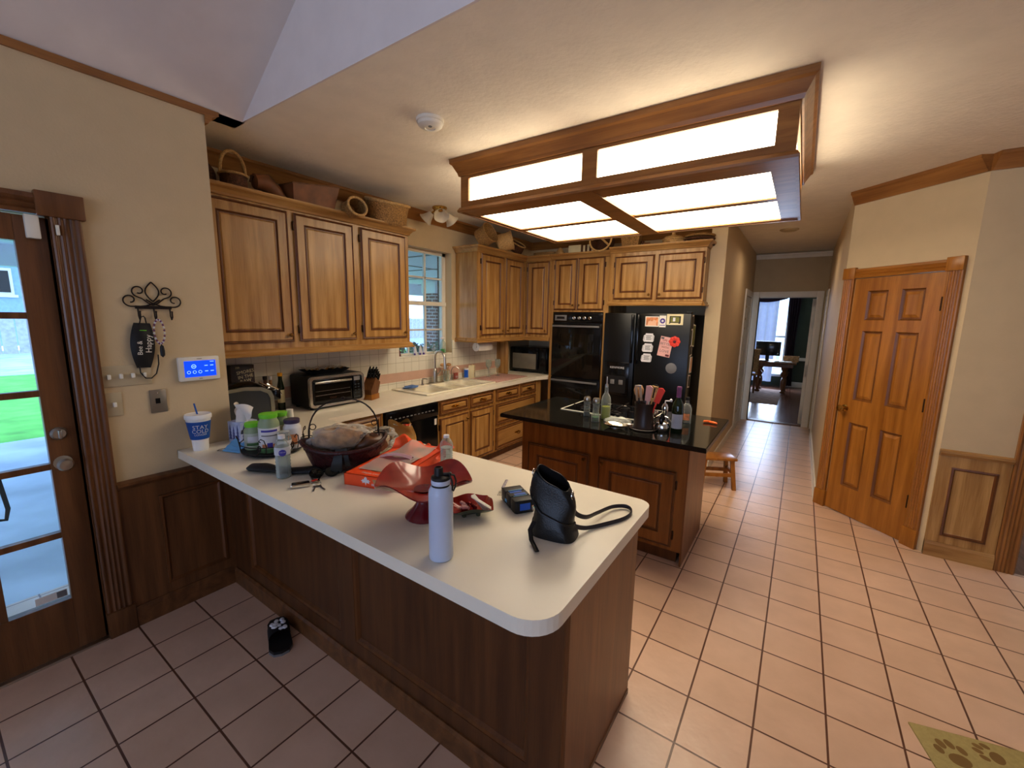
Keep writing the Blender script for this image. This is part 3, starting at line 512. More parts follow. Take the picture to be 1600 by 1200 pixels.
# cooktop
t=thing('cooktop','black gas cooktop with white edge set into the island granite','cooktop',(-1.26,3.38,CT))
part('white_edge',MB().box(-.375,.375,-.235,-.225,0,.006).box(-.375,.375,.225,.235,0,.006).box(-.375,-.365,-.225,.225,0,.006).box(.365,.375,-.225,.225,0,.006),'white',t)
part('glass_plate',MB().box(-.365,.365,-.225,.225,0,.005),'black',t)
for x in (-.2,.06,.28):
    for y in (-.11,.11):
        if x>.2 and y>0: continue
        bu=part('burner',MB().lathe([(.05,.005),(.05,.012),(.03,.014),(.03,.022),(0,.023)],20,c=(x,y,0)),'blackm',t)
        g=MB()
        for a in range(4): g.box(.02,.11,-.004,.004,.03,.038,T=TF(x,y,0,rz=a*PI/2)); g.box(.102,.11,-.004,.004,.005,.034,T=TF(x,y,0,rz=a*PI/2))
        part('grate',g,'iron',bu)
for k in range(4): part('dial',MB().lathe([(.02,.005),(.018,.02),(0,.021)],14,c=(.32,-.02+.055*k,0)) ,'chrome',t)
# ------------------------------------------------------------------ ceiling light box
t=thing('ceiling_light_box','large oak-framed ceiling light box with glowing panels over the island','light',(0,0,0))
x0,x1,y0,y1,zb=-2.13,-.11,2.43,3.86,2.445
b=MB()
# corner posts, rails and bottom frame
for (a,c) in ((x0,x0+.07),(-1.18,-1.085),(x1-.085,x1)): b.box(a,c,y0,y0+.03,zb,CE); b.box(a,c,y1-.03,y1,zb,CE)
for (a,c) in ((y0,y0+.08),(y1-.08,y1)): b.box(x0+.0005,x0+.03,a+.0005,c-.0005,zb+.0003,CE); b.box(x1-.03,x1-.0005,a+.0005,c-.0005,zb+.0003,CE)
for (z,q) in ((zb,2.497),(2.65,CE)):
    b.box(x0+.001,x1-.001,y0+.001,y0+.028,z,q).box(x0+.001,x1-.001,y1-.028,y1-.001,z,q).box(x0+.0015,x0+.028,y0+.002,y1-.002,z,q).box(x1-.028,x1-.0015,y0+.002,y1-.002,z,q)
part('side_frame',b,'trimx',t)
b=MB().box(x0,x1,y0,2.615,zb-.012,zb+.015).box(x0,x1,y1-.03,y1,zb-.012,zb+.015).box(x0,x0+.03,y0,y1,zb-.011,zb+.014).box(x1-.105,x1,y0,y1,zb-.011,zb+.014).box(-1.26,-1.11,y0,y1,zb-.02,zb+.014).box(x0,x1,3.185,3.255,zb-.010,zb+.013)
part('bottom_frame',b,'trimx',t)
LR=[(0,-.02),(-.016,-.02),(-.02,-.008),(-.008,.012),(0,.016)]
b=MB(); TC=[(0,-.11),(-.012,-.11),(-.018,-.09),(-.045,-.04),(-.058,-.03),(-.06,0),(0,0)]
for prof,z in ((TC,CE),):
    crown_run(x0,x1,1,1,prof,y=y0,z=z,b=b); crown_run(-x1,-x0,1,1,prof,z=z,T=TF(0,y1,0,rz=PI),b=b); crown_run(y0,y1,1,1,prof,z=z,T=TF(x1,0,0,rz=PI/2),b=b); crown_run(-y1,-y0,1,1,prof,z=z,T=TF(x0,0,0,rz=-PI/2),b=b)
part('crown',b,'trimx',t)
b=MB(); crown_run(x0,x1,1,1,LR,y=y0,z=zb,b=b); crown_run(-x1,-x0,1,1,LR,z=zb,T=TF(0,y1,0,rz=PI),b=b); crown_run(y0,y1,1,1,LR,z=zb,T=TF(x1,0,0,rz=PI/2),b=b); crown_run(-y1,-y0,1,1,LR,z=zb,T=TF(x0,0,0,rz=-PI/2),b=b)
part('bottom_bead',b,'trimx',t)
for a,c in ((x0+.03,-1.26),(-1.11,x1-.105)):
    for e,g in ((2.615,3.185),(3.255,y1-.03)): part('diffuser',MB().box(a,c,e,g,zb-.001,zb+.002),'diff',t)
    for y in (y0+.018,y1-.020): part('diffuser',MB().box(a+.02,c+.02,y,y+.002,2.49,2.66),'difff',t)
for x in (x0+.018,x1-.020): part('diffuser',MB().box(x,x+.002,y0+.06,y1-.06,2.49,2.66),'difff',t)
# other ceiling things
t=thing('smoke_detector','round white smoke detector on the flat ceiling','smoke detector',(-1.86,1.86,CE))
part('base_ring',MB().lathe([(.078,0),(.078,-.016),(.07,-.02)],28,cap=False),'white',t); part('cover',MB().lathe([(.072,-.014),(.068,-.034),(.05,-.046),(.03,-.048),(.028,-.044),(0,-.044)],28),'white',t); part('test_button',MB().lathe([(.012,-.044),(.011,-.05),(0,-.05)],12,c=(.02,-.02,0)),'grey',t)
solo('hall_vent',MB().lathe([(.10,0),(.10,-.008),(.075,-.02),(.05,-.012),(0,-.012)],24),'hallw','small round beige ceiling vent in the hallway','vent',(-.25,6.2,CE))
t=thing('ceiling_spotlight','small brass ceiling light with frosted tulip shades above the window','light',(-3.18,3.30,CE))
part('canopy',MB().lathe([(.075,0),(.075,-.012),(.06,-.026),(.03,-.04),(0,-.042)],24),'brass',t)
for k in range(3):
    a=R(-40+120*k); D=Vector((cos(a),sin(a),0)); p=D*.05+Vector((0,0,-.03)); q=D*.085+Vector((0,0,-.052))
    arm=part('arm',MB().tube([p*.6+Vector((0,0,-.012)),p,q],.010,8),'brass',t)
    T=Matrix.Translation(q)@(D*.75+Vector((0,0,-.66))).to_track_quat('Z','Y').to_matrix().to_4x4()
    part('tulip_shade',MB().sheet(lambda u,v:((.022+.035*v**.7+.018*v**4*(1+.12*cos(10*PI*u)))*cos(2*PI*u),(.022+.035*v**.7+.018*v**4*(1+.12*cos(10*PI*u)))*sin(2*PI*u),.10*v),30,9,cu=True,T=T),'frost',arm)
# ------------------------------------------------------------------ kitchen window and outdoors
w=thing('window_1',None,None,(-3.60,0,0),PI/2,kind='structure')   # local x=+y
b=MB().box(2.98,3.02,-.02,.03,1.235,2.41).box(3.745,3.80,-.02,.03,1.235,2.41).box(2.98,3.80,-.02,.03,1.235,1.27).box(2.98,3.80,-.02,.03,2.375,2.41).box(2.98,3.80,-.03,.03,1.80,1.845)
part('sash_frame',b,'white',w)
b=MB()
for y in (3.215,3.48): b.box(y-.009,y+.009,-.012,.02,1.26,2.38)
for z in (1.525,2.11): b.box(3.0,3.77,-.012,.02,z-.009,z+.009)
part('muntins',b,'white',w); part('glass_pane',MB().box(3.02,3.75,.004,.007,1.27,2.38),'pane',w)
part('window_sill',MB().box(2.98,3.80,-.125,-.02,1.236,1.25,b=.003),'white',w)
struct('ground_patio',MB().box(-8.6,-2.96,-8,14,-.16,-.08),'conc'); struct('ground_lawn',MB().box(-17.5,-8.6,-14,26,-.18,-.10),'grass'); struct('ground_path',MB().box(-28,-17.5,-20,40,-.18,-.09),'conc')
t=thing('garden_fence','pale weathered board fence beyond the lawn','fence',(-26,0,-.09))
b=MB(); [b.box(0,.03,-14+.42*k,-13.62+.42*k,0,1.55) for k in range(96)]; part('boards',b,'fence',t); b=MB(); [b.box(-.05,0,-14+2.5*k,-13.9+2.5*k,0,1.6) for k in range(17)]; part('posts',b,'fence',t)
t=thing('neighbor_house','bluish two-storey house with white-trimmed window beyond the fence','house',(-30,0,0))
part('wall',MB().box(-4,0,1.9,9,0,4.2),'bluew',t); part('roof',MB().prism([(1.2,4.2),(9.6,4.2),(5.4,6.4)],-4.3,.4,'x'),'roofm',t)
wf=part('window_frame',MB().box(0,.06,2.55,3.35,2.3,3.5).box(.05,.09,2.45,3.45,2.2,2.32),'white',t); part('pane',MB().box(.06,.075,2.65,3.25,2.42,3.38),'ovg',wf)
t=thing('porch_roof','white covered porch roof with dark ceiling battens outside the windows','porch',(0,0,0))
part('ceiling_board',MB().box(-8.2,-2.97,-3,.95,2.46,2.6).box(-8.2,-3.64,.95,13,2.46,2.6),'porchm',t)
b=MB(); [b.box(-8.2,-3.66,1.6+1.2*k,1.64+1.2*k,2.45,2.462) for k in range(9)]; b.box(-5.2,-5.16,1,13,2.45,2.462).box(-6.8,-6.76,1,13,2.45,2.462); part('battens',b,'grey',t)
part('fascia_beam',MB().box(-8.3,-8.1,-3,13,2.2,2.62),'porchm',t)
t=thing('brick_column','square purple-brown brick porch column outside the sink window','column',(-7.2,7.3,-.1))
part('shaft',MB().box(-.2,.2,-.2,.2,0,2.3),'brk',t); part('capital',MB().box(-.23,.23,-.23,.23,2.3,2.56,b=.02),'porchm',t)
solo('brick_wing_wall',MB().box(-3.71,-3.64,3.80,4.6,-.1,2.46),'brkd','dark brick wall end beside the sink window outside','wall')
t=thing('garden_tree','tall grey tree trunk on the lawn outside the sink window','tree',(-14.2,11.2,-.1))
part('trunk',MB().tube([(0,0,0),(.03,.05,1),(-.04,.1,2.2),(.05,.0,3.6),(.1,.1,6)],[.34,.27,.24,.22,.15],12),'trunkm',t)
rn=random.Random(3); b=MB()
for k in range(420):
    a=rn.random()*2*PI; rr=rn.random()**.5*2.4; z=4.4+rn.random()*2.5; c=Vector((rr*cos(a),rr*sin(a),z)); s_=.22; d1=Vector((rn.uniform(-1,1),rn.uniform(-1,1),rn.uniform(-1,1))).normalized()*s_; d2=d1.orthogonal().normalized()*s_*.5; b.add([c-d1,c-d2,c+d1,c+d2],[(0,1,2,3)])
part('crown',b,'leaf',t)
def shrub(name,label,loc,r,h,seed,n=520):
    rn=random.Random(seed); b=MB()
    for k in range(n):
        a=rn.random()*2*PI; u=rn.random(); rad=r*(1-.5*abs(u-.35))*(.75+.3*rn.random()); c=Vector((rad*cos(a),rad*sin(a),h*u)); d1=Vector((cos(a)+rn.uniform(-.8,.8),sin(a)+rn.uniform(-.8,.8),rn.uniform(-.4,1))).normalized()*.075; d2=d1.cross(Vector((rn.uniform(-1,1),rn.uniform(-1,1),1))).normalized()*.032; b.add([c-d1,c-d2,c+d1,c+d2],[(0,1,2,3)])
    t=thing(name,label,'shrub',loc,group='shrubs outside the sink window'); part('foliage',b,'leaf',t); part('stems',MB().tube([(0,0,0),(.02,0,h*.5),(0,.03,h*.8)],[.03,.02,.01],6).tube([(0,0,0),(.12*r,.2*r,h*.6)],[.02,.01],6),'trunkm',t)
shrub('leafy_shrub','leafy green shrub outside the sink window, nearest the cabinet',(-4.6,4.05,-.1),.34,1.38,1); shrub('leafy_shrub','leafy green shrub outside the window, behind the faucet',(-5.2,5.0,-.1),.42,1.35,2)
# leash hanging on the outer side of the glass door
solo('leash_strap',MB().tube([(0,.02,.42),(.004,.0,.30),(.01,.012,.16),(0,.022,.05),(-.005,.012,.0),(-.005,-.03,.01),(0,-.05,.06)],.008,8,flat=.35),'blackm','dark strap hanging outside against the glass of patio door','strap',(-2.868,.175,.74))
# ------------------------------------------------------------------ things on the keyhook wall (local x=+y, face the room)
def onwall(name,label,cat,y,z,group=None): return thing(name,label,cat,(XW,y,z),PI/2,group)
t=onwall('key_rack','wrought iron scroll key rack with three hooks on the wall','rack',.785,1.70)
part('bar',MB().box(-.075,.075,-.012,-.003,-.008,.008),'iron',t)
def spiral(cx,cz,r0,r1,a0,a1,n=22): return [(cx+(r0+(r1-r0)*k/n)*cos(R(a0+(a1-a0)*k/n)),-.008,cz+(r0+(r1-r0)*k/n)*sin(R(a0+(a1-a0)*k/n))) for k in range(n+1)]
b=MB()
for s_ in (-1,1):
    b.tube([(s_*x,y,z) for x,y,z in [(.0,-.008,.012+0*.01)]+[(.02,-.008,.022),(.045,-.008,.045)]+spiral(.055,.082,.03,.010,-70,300)],.0032,6)
    b.tube([(s_*x,y,z) for x,y,z in [(-.028,-.008,.04),(-.005,-.008,.022),(.03,-.008,.008),(.06,-.008,.004)]+spiral(.092,.036,.032,.011,-90,270)],.0032,6)
b.tube([(.028*sin(PI*k/12)**1*(1 if k<=12 else -1),-.008,.03+.1*k/12) for k in range(13)],.0032,6).tube([(-.028*sin(PI*k/12),-.008,.03+.1*k/12) for k in range(13)],.0032,6)
part('scrollwork',b,'iron',t)
for x in (-.065,.0,.068): part('hook',MB().tube([(x,-.008,0),(x,-.01,-.045),(x,-.022,-.062),(x,-.036,-.05),(x,-.036,-.025)],.0035,8).lathe([(0,-.006),(.006,0),(0,.006)],8,c=(x,-.036,-.022)),'iron',t)
# sleeping-mask shaped face mask
t=onwall('face_mask','black cloth face mask with white script hanging from key rack','mask',.728,1.655)
T=Matrix.Rotation(R(3),4,'Y')
prof=[(-.018,-.035),(.018,-.035),(.034,-.08),(.046,-.15),(.047,-.20),(.034,-.262),(-.030,-.262),(-.047,-.20),(-.050,-.15),(-.040,-.08)]
part('cloth_panel',MB().sheet(lambda u,v:((v-.5)*2*(.024+.026*sin(PI*min(1,.1+u*.86))**.9),-.018-.016*cos(PI*(v-.5))*sin(PI*u),-.035-.23*u),20,11,T=T),'blackm',t)
part('ear_loop',MB().tube([(-.012,-.02,-.04),(-.006,-.03,-.005),(.004,-.034,.0),(.010,-.03,-.008),(.016,-.02,-.04)],.003,6),'blackm',t)
part('ear_loop',MB().tube([(x,-.02,z) for x,z in ((-.032,-.255),(-.030,-.29),(-.012,-.32),(.012,-.322),(.034,-.30),(.048,-.25),(.05,-.2))],.003,6),'blackm',t)
TM=T@TF(0,-.0375,-.15)@FACE@Matrix.Rotation(R(90),4,'Z')
part('lettering',MB().text('Bee &',.03,T=TM@TF(-.012,.016,0)).text('Happy',.036,T=TM@TF(.01,-.019,0)),'white',t)
part('nose_stitch',MB().box(-.012,.016,-.026,-.024,-.074,-.071,T=T),'greenc',t)
t=onwall('beaded_lanyard','purple and white braided key lanyard on the middle hook','lanyard',.788,1.64)
b=MB()
for k in range(26):
    a=2*PI*k/26; b.lathe([(0,-.007),(.0065,0),(0,.007)],6,k%2,c=(.022*sin(a)+.003,-.03,-.065+.062*cos(a)))
part('bead_loop',b,['grape','jar_white'],t); part('tassel_tag',MB().lathe([(0,0),(.008,-.006),(.011,-.03),(.010,-.055),(0,-.066)],10,c=(.008,-.026,-.135)).cyl((.005,-.028,-.126),(.008,-.026,-.14),.003,n=6),'blackm',t)
# alarm panel
t=onwall('alarm_panel','white wall tablet with bright blue screen','alarm panel',.958,1.365)
part('housing',MB().box(-.10,.10,-.026,0,-.068,.068,b=.008),'white',t)
sc=part('screen',MB().box(-.074,.078,-.0275,-.0255,-.045,.045),'screen',t)
b=MB(); ring=lambda x,z,r:b.add([(x+q*cos(2*PI*k/20),-.0282,z+q*sin(2*PI*k/20)) for q in (r,r*.72) for k in range(20)],[(k,(k+1)%20,20+(k+1)%20,20+k) for k in range(20)])
ring(-.030,.014,.012); [ring(x,-.018,.009) for x in (-.055,-.028,-.001)]; b.box(-.036,-.024,-.0284,-.0276,.012,.016)
for x,z in ((.03,.016),(.03,-.016),(.058,.016),(.058,-.016)): b.box(x-.008,x+.008,-.0284,-.0276,z-.002,z+.002)
b.box(.05,.07,-.0284,-.0276,.036,.039); part('icons',b,'iconm',sc); part('speaker_slot',MB().box(-.012,.012,-.027,-.0255,.054,.057).box(-.008,.008,-.027,-.0255,-.058,-.055),'grey',t)
def plate(name,label,y,z,w,h,toggles,m='wallplate',grp=None):
    t=onwall(name,label,'switch',y,z,grp); part('cover_plate',MB().box(-w/2,w/2,-.007,0,-h/2,h/2,b=.003),m,t)
    for x in toggles: part('toggle',MB().box(x-.007,x+.007,-.022,-.006,-.013,.011,b=.003),'white',t)
    return t
plate('switch_plate','clear wide plate with four white toggle switches beside the door casing',.645,1.355,.20,.105,(-.069,-.023,.023,.069)); plate('switch_plate','small single-toggle switch plate below the wide four-toggle one',.585,1.215,.062,.12,(0,))
t=onwall('outlet_plate','brushed metal outlet plate with a dark socket below the tablet','outlet',.762,1.205); part('cover_plate',MB().box(-.036,.036,-.008,0,-.062,.062,b=.003),'steelp',t); part('socket',MB().box(-.014,.006,-.010,-.0075,-.012,.016),'black',t); part('screw',MB().lathe([(.005,0),(.004,.002),(0,.0025)],10,T=TF(0,-.008,.045,PI/2)),'chrome',t)
t=thing('door_sensor','white door contact sensor on top corner of the patio door','sensor',(XW,.395,2.035),PI/2); part('transmitter',MB().box(-.022,.022,-.026,0,-.05,.05,b=.004),'white',t); 
solo('sensor_magnet',MB().box(-.006,.006,-.042,-.0322,-.022,.022,b=.002),'white','tiny white sensor magnet on the fluted casing beside contact sensor','sensor',(XW,.468,2.03),PI/2)
# ------------------------------------------------------------------ baskets on the cabinet tops
def bowlf(rx,ry,h,rb=.65,wav=0,lean=0): return lambda u,v:(rx*(rb+(1-rb)*v**.7)*cos(2*PI*u),ry*(rb+(1-rb)*v**.7)*sin(2*PI*u),h*v+wav*sin(6*PI*u)*v)
def basket(name,label,loc,rx,ry,h,m='wick',handle=None,rz=0,lid=False,hm=None,rb=.75,rim=.008,tilt=None):
    t=thing(name,label,'basket',loc,rz,'baskets on the cabinet tops'); T=tilt or Matrix()
    f=bowlf(rx,ry,h,rb); b=MB().sheet(f,28,8,cu=True,T=T); b.sheet(lambda u,v:(rx*rb*v*cos(2*PI*u),ry*rb*v*sin(2*PI*u),.002),20,3,cu=True,T=T)
    b.sheet(lambda u,v:tuple(Vector(f(u,1))*(1-.04*1)-Vector((0,0,(h-.006)*(1-v)*.9))),28,6,cu=True,T=T)
    part('woven_body',b,m,t)
    part('rim',MB().tube([T@Vector(f(k/28,1)) for k in range(28)],rim,8,closed=True),hm or m,t)
    if handle: part('handle',MB().tube([T@Vector((rx*.95*cos(PI*k/16),0,h+handle*sin(PI*k/16)**.8)) for k in range(17)],.011,8),hm or m,t)
    if lid: part('lid',MB().lathe([(rx*1.02,h),(rx*.8,h+.03),(rx*.3,h+.045),(.02,h+.05),(.02,h+.075),(0,h+.08)],24),m,t)
    return t
ZT=2.442
basket('handled_basket','small pale-handled basket with dark woven band on the left cabinet',(-3.19,1.385,ZT+.03),.08,.085,.10,'wickd',.15,PI/2,hm='wickl')
solo('woven_tray',MB().sheet(lambda u,v:(.10*v*cos(2*PI*u),.012*v*v,.10*v*sin(2*PI*u)),20,4,cu=True,T=TF(0,0,.085,R(18))),'wickd','dark woven tray leaning at the far left of cabinet top','tray',(-3.22,1.20,ZT),PI/2,'baskets on the cabinet tops')
t=thing('leather_horn','brown leather horn lying tilted beside the handled basket','horn',(-3.20,1.63,ZT),PI/2)
part('horn_body',MB().tube([(-.11,0,.13),(-.04,0,.14),(.03,0,.09),(.085,0,.05)],[.05,.062,.05,.028],14),'leatherb',t); part('tip',MB().tube([(-.10,0,.155),(-.125,.0,.16),(-.135,0,.12)],.010,8),'wickd',t)
t=thing('wooden_dough_box','slanted dark brown wooden box on the left cabinet top','box',(-3.21,1.925,ZT),PI/2)
part('box_sides',MB().add([(-.17,-.07,0),(.14,-.07,0),(.14,.09,0),(-.17,.09,0),(-.19,-.11,.16),(.18,-.11,.215),(.18,.10,.225),(-.19,.10,.17)],[(3,2,1,0),(0,1,5,4),(1,2,6,5),(2,3,7,6),(3,0,4,7),(4,5,6,7)]),'leatherb',t); part('rim_board',MB().add([(-.195,-.114,.158),(.185,-.114,.213),(.185,.104,.223),(-.195,.104,.168),(-.195,-.114,.168),(.185,-.114,.223),(.185,.104,.233),(-.195,.104,.178)],[(3,2,1,0),(4,5,6,7),(0,1,5,4),(1,2,6,5),(2,3,7,6),(3,0,4,7)]),'dark',t)
basket('oval_basket','small oval basket lying open towards the room beside wooden box',(-3.15,2.215,ZT+.075),.085,.07,.12,'wick',None,PI/2,hm='wickl',tilt=Matrix.Rotation(R(80),4,'X'),rim=.010)
basket('twig_basket','wide shaggy twig basket at the right end of the left cabinet',(-3.20,2.63,ZT+.055),.20,.14,.18,'wick',None,R(80),rb=.85,rim=.014,tilt=Matrix.Rotation(R(14),4,'X'),hm='wickl')
basket('gourd_basket','round brown basket with dark opening on the right cabinet end',(-3.20,3.99,ZT+.13),.115,.115,.16,'wick',None,PI/2,tilt=Matrix.Rotation(R(65),4,'X'),rb=.6); basket('horn_basket','pale cone-shaped basket on its side beside the round one',(-3.20,4.30,ZT+.12),.12,.11,.20,'wickl',None,PI/2+R(35),tilt=Matrix.Rotation(R(75),4,'X'),rb=.45)
basket('melon_basket','low dark basket with pale rim near the cabinet corner',(-3.22,4.72,ZT+.10),.12,.10,.11,'wickd',None,PI/2,hm='wickl',tilt=Matrix.Rotation(R(35),4,'X'))
solo('long_bread_basket',MB().sheet(lambda u,v:(.20*(1-.15*v)*cos(2*PI*u)*(.8+.2*v),.06*sin(2*PI*u)*(.8+.2*v),.09*v),28,5,cu=True).sheet(lambda u,v:(.2*.68*v*cos(2*PI*u)+0,.05*v*sin(2*PI*u),.01),20,3,cu=True),'wick','long low bread basket over the corner cabinet','basket',(-2.97,5.08,ZT+.02),0,'baskets on the cabinet tops')
solo('straw_cone',MB().lathe([(.085,0),(.08,.05),(.045,.09),(.02,.13),(0,.135)],18),'wickl','small straw cone hat above the left edge of oven cabinet','hat',(-2.70,5.02,ZT+.01))
t=thing('striped_box','cream box with dark-striped end lying on the oven cabinet','box',(-2.38,5.05,ZT)); part('cream_side',MB().box(-.17,0,-.09,.1,.0,.15,b=.004),'cream',t); b=MB(); [b.box(.004+.028*k,.030+.028*k,-.09,.09,0,.145-.006*(k%3),m=k%2) for k in range(6)]; part('striped_end',b,['wickd','cream'],t)
t=basket('antler_basket','round basket with pale antler-like hoops on the oven cabinet',(-2.08,5.0,ZT+.145),.135,.135,.14,'wickd',None,0,hm='wickl',tilt=Matrix.Rotation(R(80),4,'X'),rim=.012)
part('hoop_bars',MB().tube([(-.11,-.14,.03),(0,-.15,.05),(.02,-.15,.16)],.012,8).tube([(0,-.15,.05),(.11,-.14,-.05)],.012,8),'wickl',t)
solo('square_basket',MB().add([(-.08,-.07,0),(.08,-.07,0),(.08,.07,0),(-.08,.07,0),(-.11,-.09,.19),(.11,-.09,.19),(.11,.09,.19),(-.11,.09,.19),(-.10,-.08,.19),(.10,-.08,.19),(.10,.08,.19),(-.10,.08,.19),(-.07,-.06,.02),(.07,-.06,.02),(.07,.06,.02),(-.07,.06,.02)],[(3,2,1,0)]+[(i,(i+1)%4,4+(i+1)%4,4+i) for i in range(4)]+[(4+i,4+(i+1)%4,8+(i+1)%4,8+i) for i in range(4)]+[(8+i,8+(i+1)%4,12+(i+1)%4,12+i) for i in range(4)]+[(12,13,14,15)]),'wick','square-topped tapered basket above the refrigerator cabinet','basket',(-1.76,5.02,2.462),R(8),'baskets on the cabinet tops')
t=thing('quail_figure','little dark carved quail above the refrigerator cabinet','figurine',(-1.57,5.0,2.462)); part('body',MB().tube([(-.05,0,.045),(-.02,0,.06),(.02,0,.06),(.06,0,.03)],[.012,.038,.036,.008],12),'leatherb',t); part('head',MB().tube([(-.04,0,.07),(-.045,0,.10),(-.06,0,.108),(-.075,0,.104)],[.016,.02,.014,.003],10),'wickd',t); part('base',MB().lathe([(.035,0),(.03,.025),(0,.026)],12),'wickl',t)
basket('round_straw_basket','golden round straw basket with knobbed lid above refrigerator',(-1.28,5.0,2.462),.115,.115,.10,'wickl',None,0,lid=True,rb=.8)
t=thing('coiled_basket','large flat round basket with striped coils at right end of cabinet top','basket',(-1.01,5.03,2.462),0,'baskets on the cabinet tops')
for k in range(4): part('woven_coil',MB().lathe([(.10,.0),(.15,.012),(.155,.024),(.148,.032),(.10,.02),(0,.018)],28,c=(0,0,.032*k)),('wickd','wick')[k%2],t)
# ------------------------------------------------------------------ things on the peninsula
def cyl_fn(r,zc,ang,taper=0):
    """wrap flat lettering round a cup of radius r at height zc"""
    return lambda x,y,z:((r+taper*y)*cos(ang+x/r),(r+taper*y)*sin(ang+x/r),zc+y)
VA=lambda x,y: math.atan2(-y,-x)   # direction from a point towards the viewer
def solidlathe(pr,m,par,name,label=None,n=28,c=(0,0,0)): return part(name,MB().lathe(pr,n,c=c),m,par,label)
# foam cup
x,y=-2.735,.905; a=VA(x,y)
t=thing('foam_cup','white foam drink cup with blue sleeve and straw by the wall','cup',(x,y,CT))
solidlathe([(.037,0),(.040,.06),(.044,.064),(.058,.175),(.060,.185),(0,.185)],'sblue',t,'cup_body')
pr=part('printed_sleeve',MB().lathe([(.0447,.066),(.0585,.168)],32,cap=False),'blue',t)
f_=lambda zc:(lambda X,Y,Z:((.0458+(zc+Y-.066)*.1353)*cos(a+.1+X/.052),(.0458+(zc+Y-.066)*.1353)*sin(a+.1+X/.052),zc+Y))
part('lettering',MB().text('STAY',.03,fn=f_(.137)).text('COLD',.03,fn=f_(.113)).text('LONGER',.016,fn=f_(.094)),'jar_white',pr)
solidlathe([(.063,.182),(.064,.198),(.060,.206),(.056,.203),(0,.203)],'sblue',t,'lid')
part('straw',MB().tube([(.0,0,.19),(-.012,-.004,.235),(-.02,-.006,.262)],.0045,8),'blue',t)
# tissue box
t=thing('tissue_box','cube tissue box printed with blue trees, tissue sticking out','tissue box',(-2.735,1.128,CT),R(12))
part('carton',MB().box(-.055,.055,-.055,.055,0,.125,b=.003),'tissuebox',t)
b=MB(); rn=random.Random(4)
for fx in range(2):
    T=Matrix.Rotation(fx*PI/2,4,'Z')
    for cx,h in ((-.034,.095),(-.004,.085),(.03,.098)):
        for k in range(4): b.prism([(cx-.013+.002*k,.018+h*.2*k),(cx+.013-.002*k,.018+h*.2*k),(cx,.03+h*.2*(k+1.2))],-.0557,-.0550,'y',T=T)
part('tree_print',b,'treeblue',t)
part('tissue',MB().sheet(lambda u,v:((.06+.09*sin(PI*min(1,v*.8)))*(u-.5)*1.25+.01*sin(6*v),(.012+.03*v)*sin(5*u+2*v)*(.4+.6*v),.122+.115*v*(1-.3*(2*u-1)**2)+.008*sin(9*u)),18,10).sheet(lambda u,v:(.035*sin(4*u)*(1-v*.3)+.012,(u-.5)*.10*(1-.2*v),.122+.10*v*(1-.3*(2*u-1)**2)),14,8),'paper',t)
# wire turntable tray with bottles
TX,TY=-2.395,1.135
t=thing('turntable_tray','round black tray with curled wire rim holding vitamin bottles','tray',(TX,TY,CT))
solidlathe([(.125,0),(.128,.004),(.14,.012),(.155,.016),(.158,.022),(.15,.024),(.14,.019),(0,.018)],'blackm',t,'base_plate',n=36)
part('wire_rail',MB().tube([(.158*cos(2*PI*k/36),.158*sin(2*PI*k/36),.062) for k in range(36)],.0028,6,closed=True),'iron',t)
for k in range(6):
    an=2*PI*k/6+.25; u_=Vector((cos(an),sin(an),0)); w_=Vector((-sin(an),cos(an),0)); P_=lambda r,s_,z:u_*r+w_*s_+Vector((0,0,z))
    part('wire_scroll',MB().tube([P_(.152,-.03,.02)]+[P_(.157,-.03+.03*sin(q*.5)+.02*cos(q),.045+.022*sin(q)+.004*q) for q in [j*.55 for j in range(12)]],.0028,6).tube([P_(.158,.02,.03),P_(.163,.026,.07),P_(.168,.018,.105),P_(.172,.004,.115),P_(.17,-.006,.104),P_(.166,.0,.095)],.0026,6),'iron',t)
def bottle(name,label,x,y,r,h,body,cap,caph=.022,lab=None,z0=.0185,neck=.8,grp='bottles on the wire tray'):
    t=thing(name,label,'bottle',(x,y,CT+z0),VA(x,y)+PI/2,grp)
    hb=h-caph
    solidlathe([(r*.92,0),(r,.004),(r,hb*.80),(r*.97,hb*.86),(r*neck,hb*.95),(r*neck,hb),(0,hb)],body,t,'body')
    solidlathe([(r*neck*1.06,hb-.001),(r*neck*1.1,hb+.003),(r*neck*1.1,h-.003),(r*neck*1.03,h),(0,h)],cap,t,'cap')
    if lab:
        l=part('label',MB().lathe([(r*1.008,hb*.16),(r*1.012,hb*.17),(r*1.012,hb*.72),(r*1.008,hb*.73)],28,cap=False),lab[0],t)
        if len(lab)>1:
            b=MB()
            for z,hh,wa,mi in lab[2]: b.sheet(lambda u,v:(r*1.022*cos(-PI/2+wa*(u-.5)),r*1.022*sin(-PI/2+wa*(u-.5)),hb*(z+hh*v)),12,2,m=mi)
            part('print',b,lab[1],l)
    return t
bottle('vitamin_bottle','short vitamin bottle with lime cap at the tray front, tissue box side',-2.462,1.062,.043,.150,'palegreen','greenc',lab=('leaflabel',['jar_white','greenl'],[(.35,.25,1.3,0),(.2,.12,1.6,1)]))
bottle('vitamin_bottle','tall vitamin bottle with lime cap and violet-striped label',-2.345,1.095,.052,.212,'palegreen','greenc',lab=('jar_white',['violet','photo_orange','ink','greenl'],[(.62,.06,1.6,0),(.50,.03,1.6,2),(.17,.14,.5,0),(.17,.10,1.5,1),(.02,.12,2.4,3)]))
bottle('vitamin_bottle','lime-capped vitamin bottle standing behind the tall violet-labelled one',-2.405,1.19,.040,.195,'palegreen','greenc',lab=('cream',))
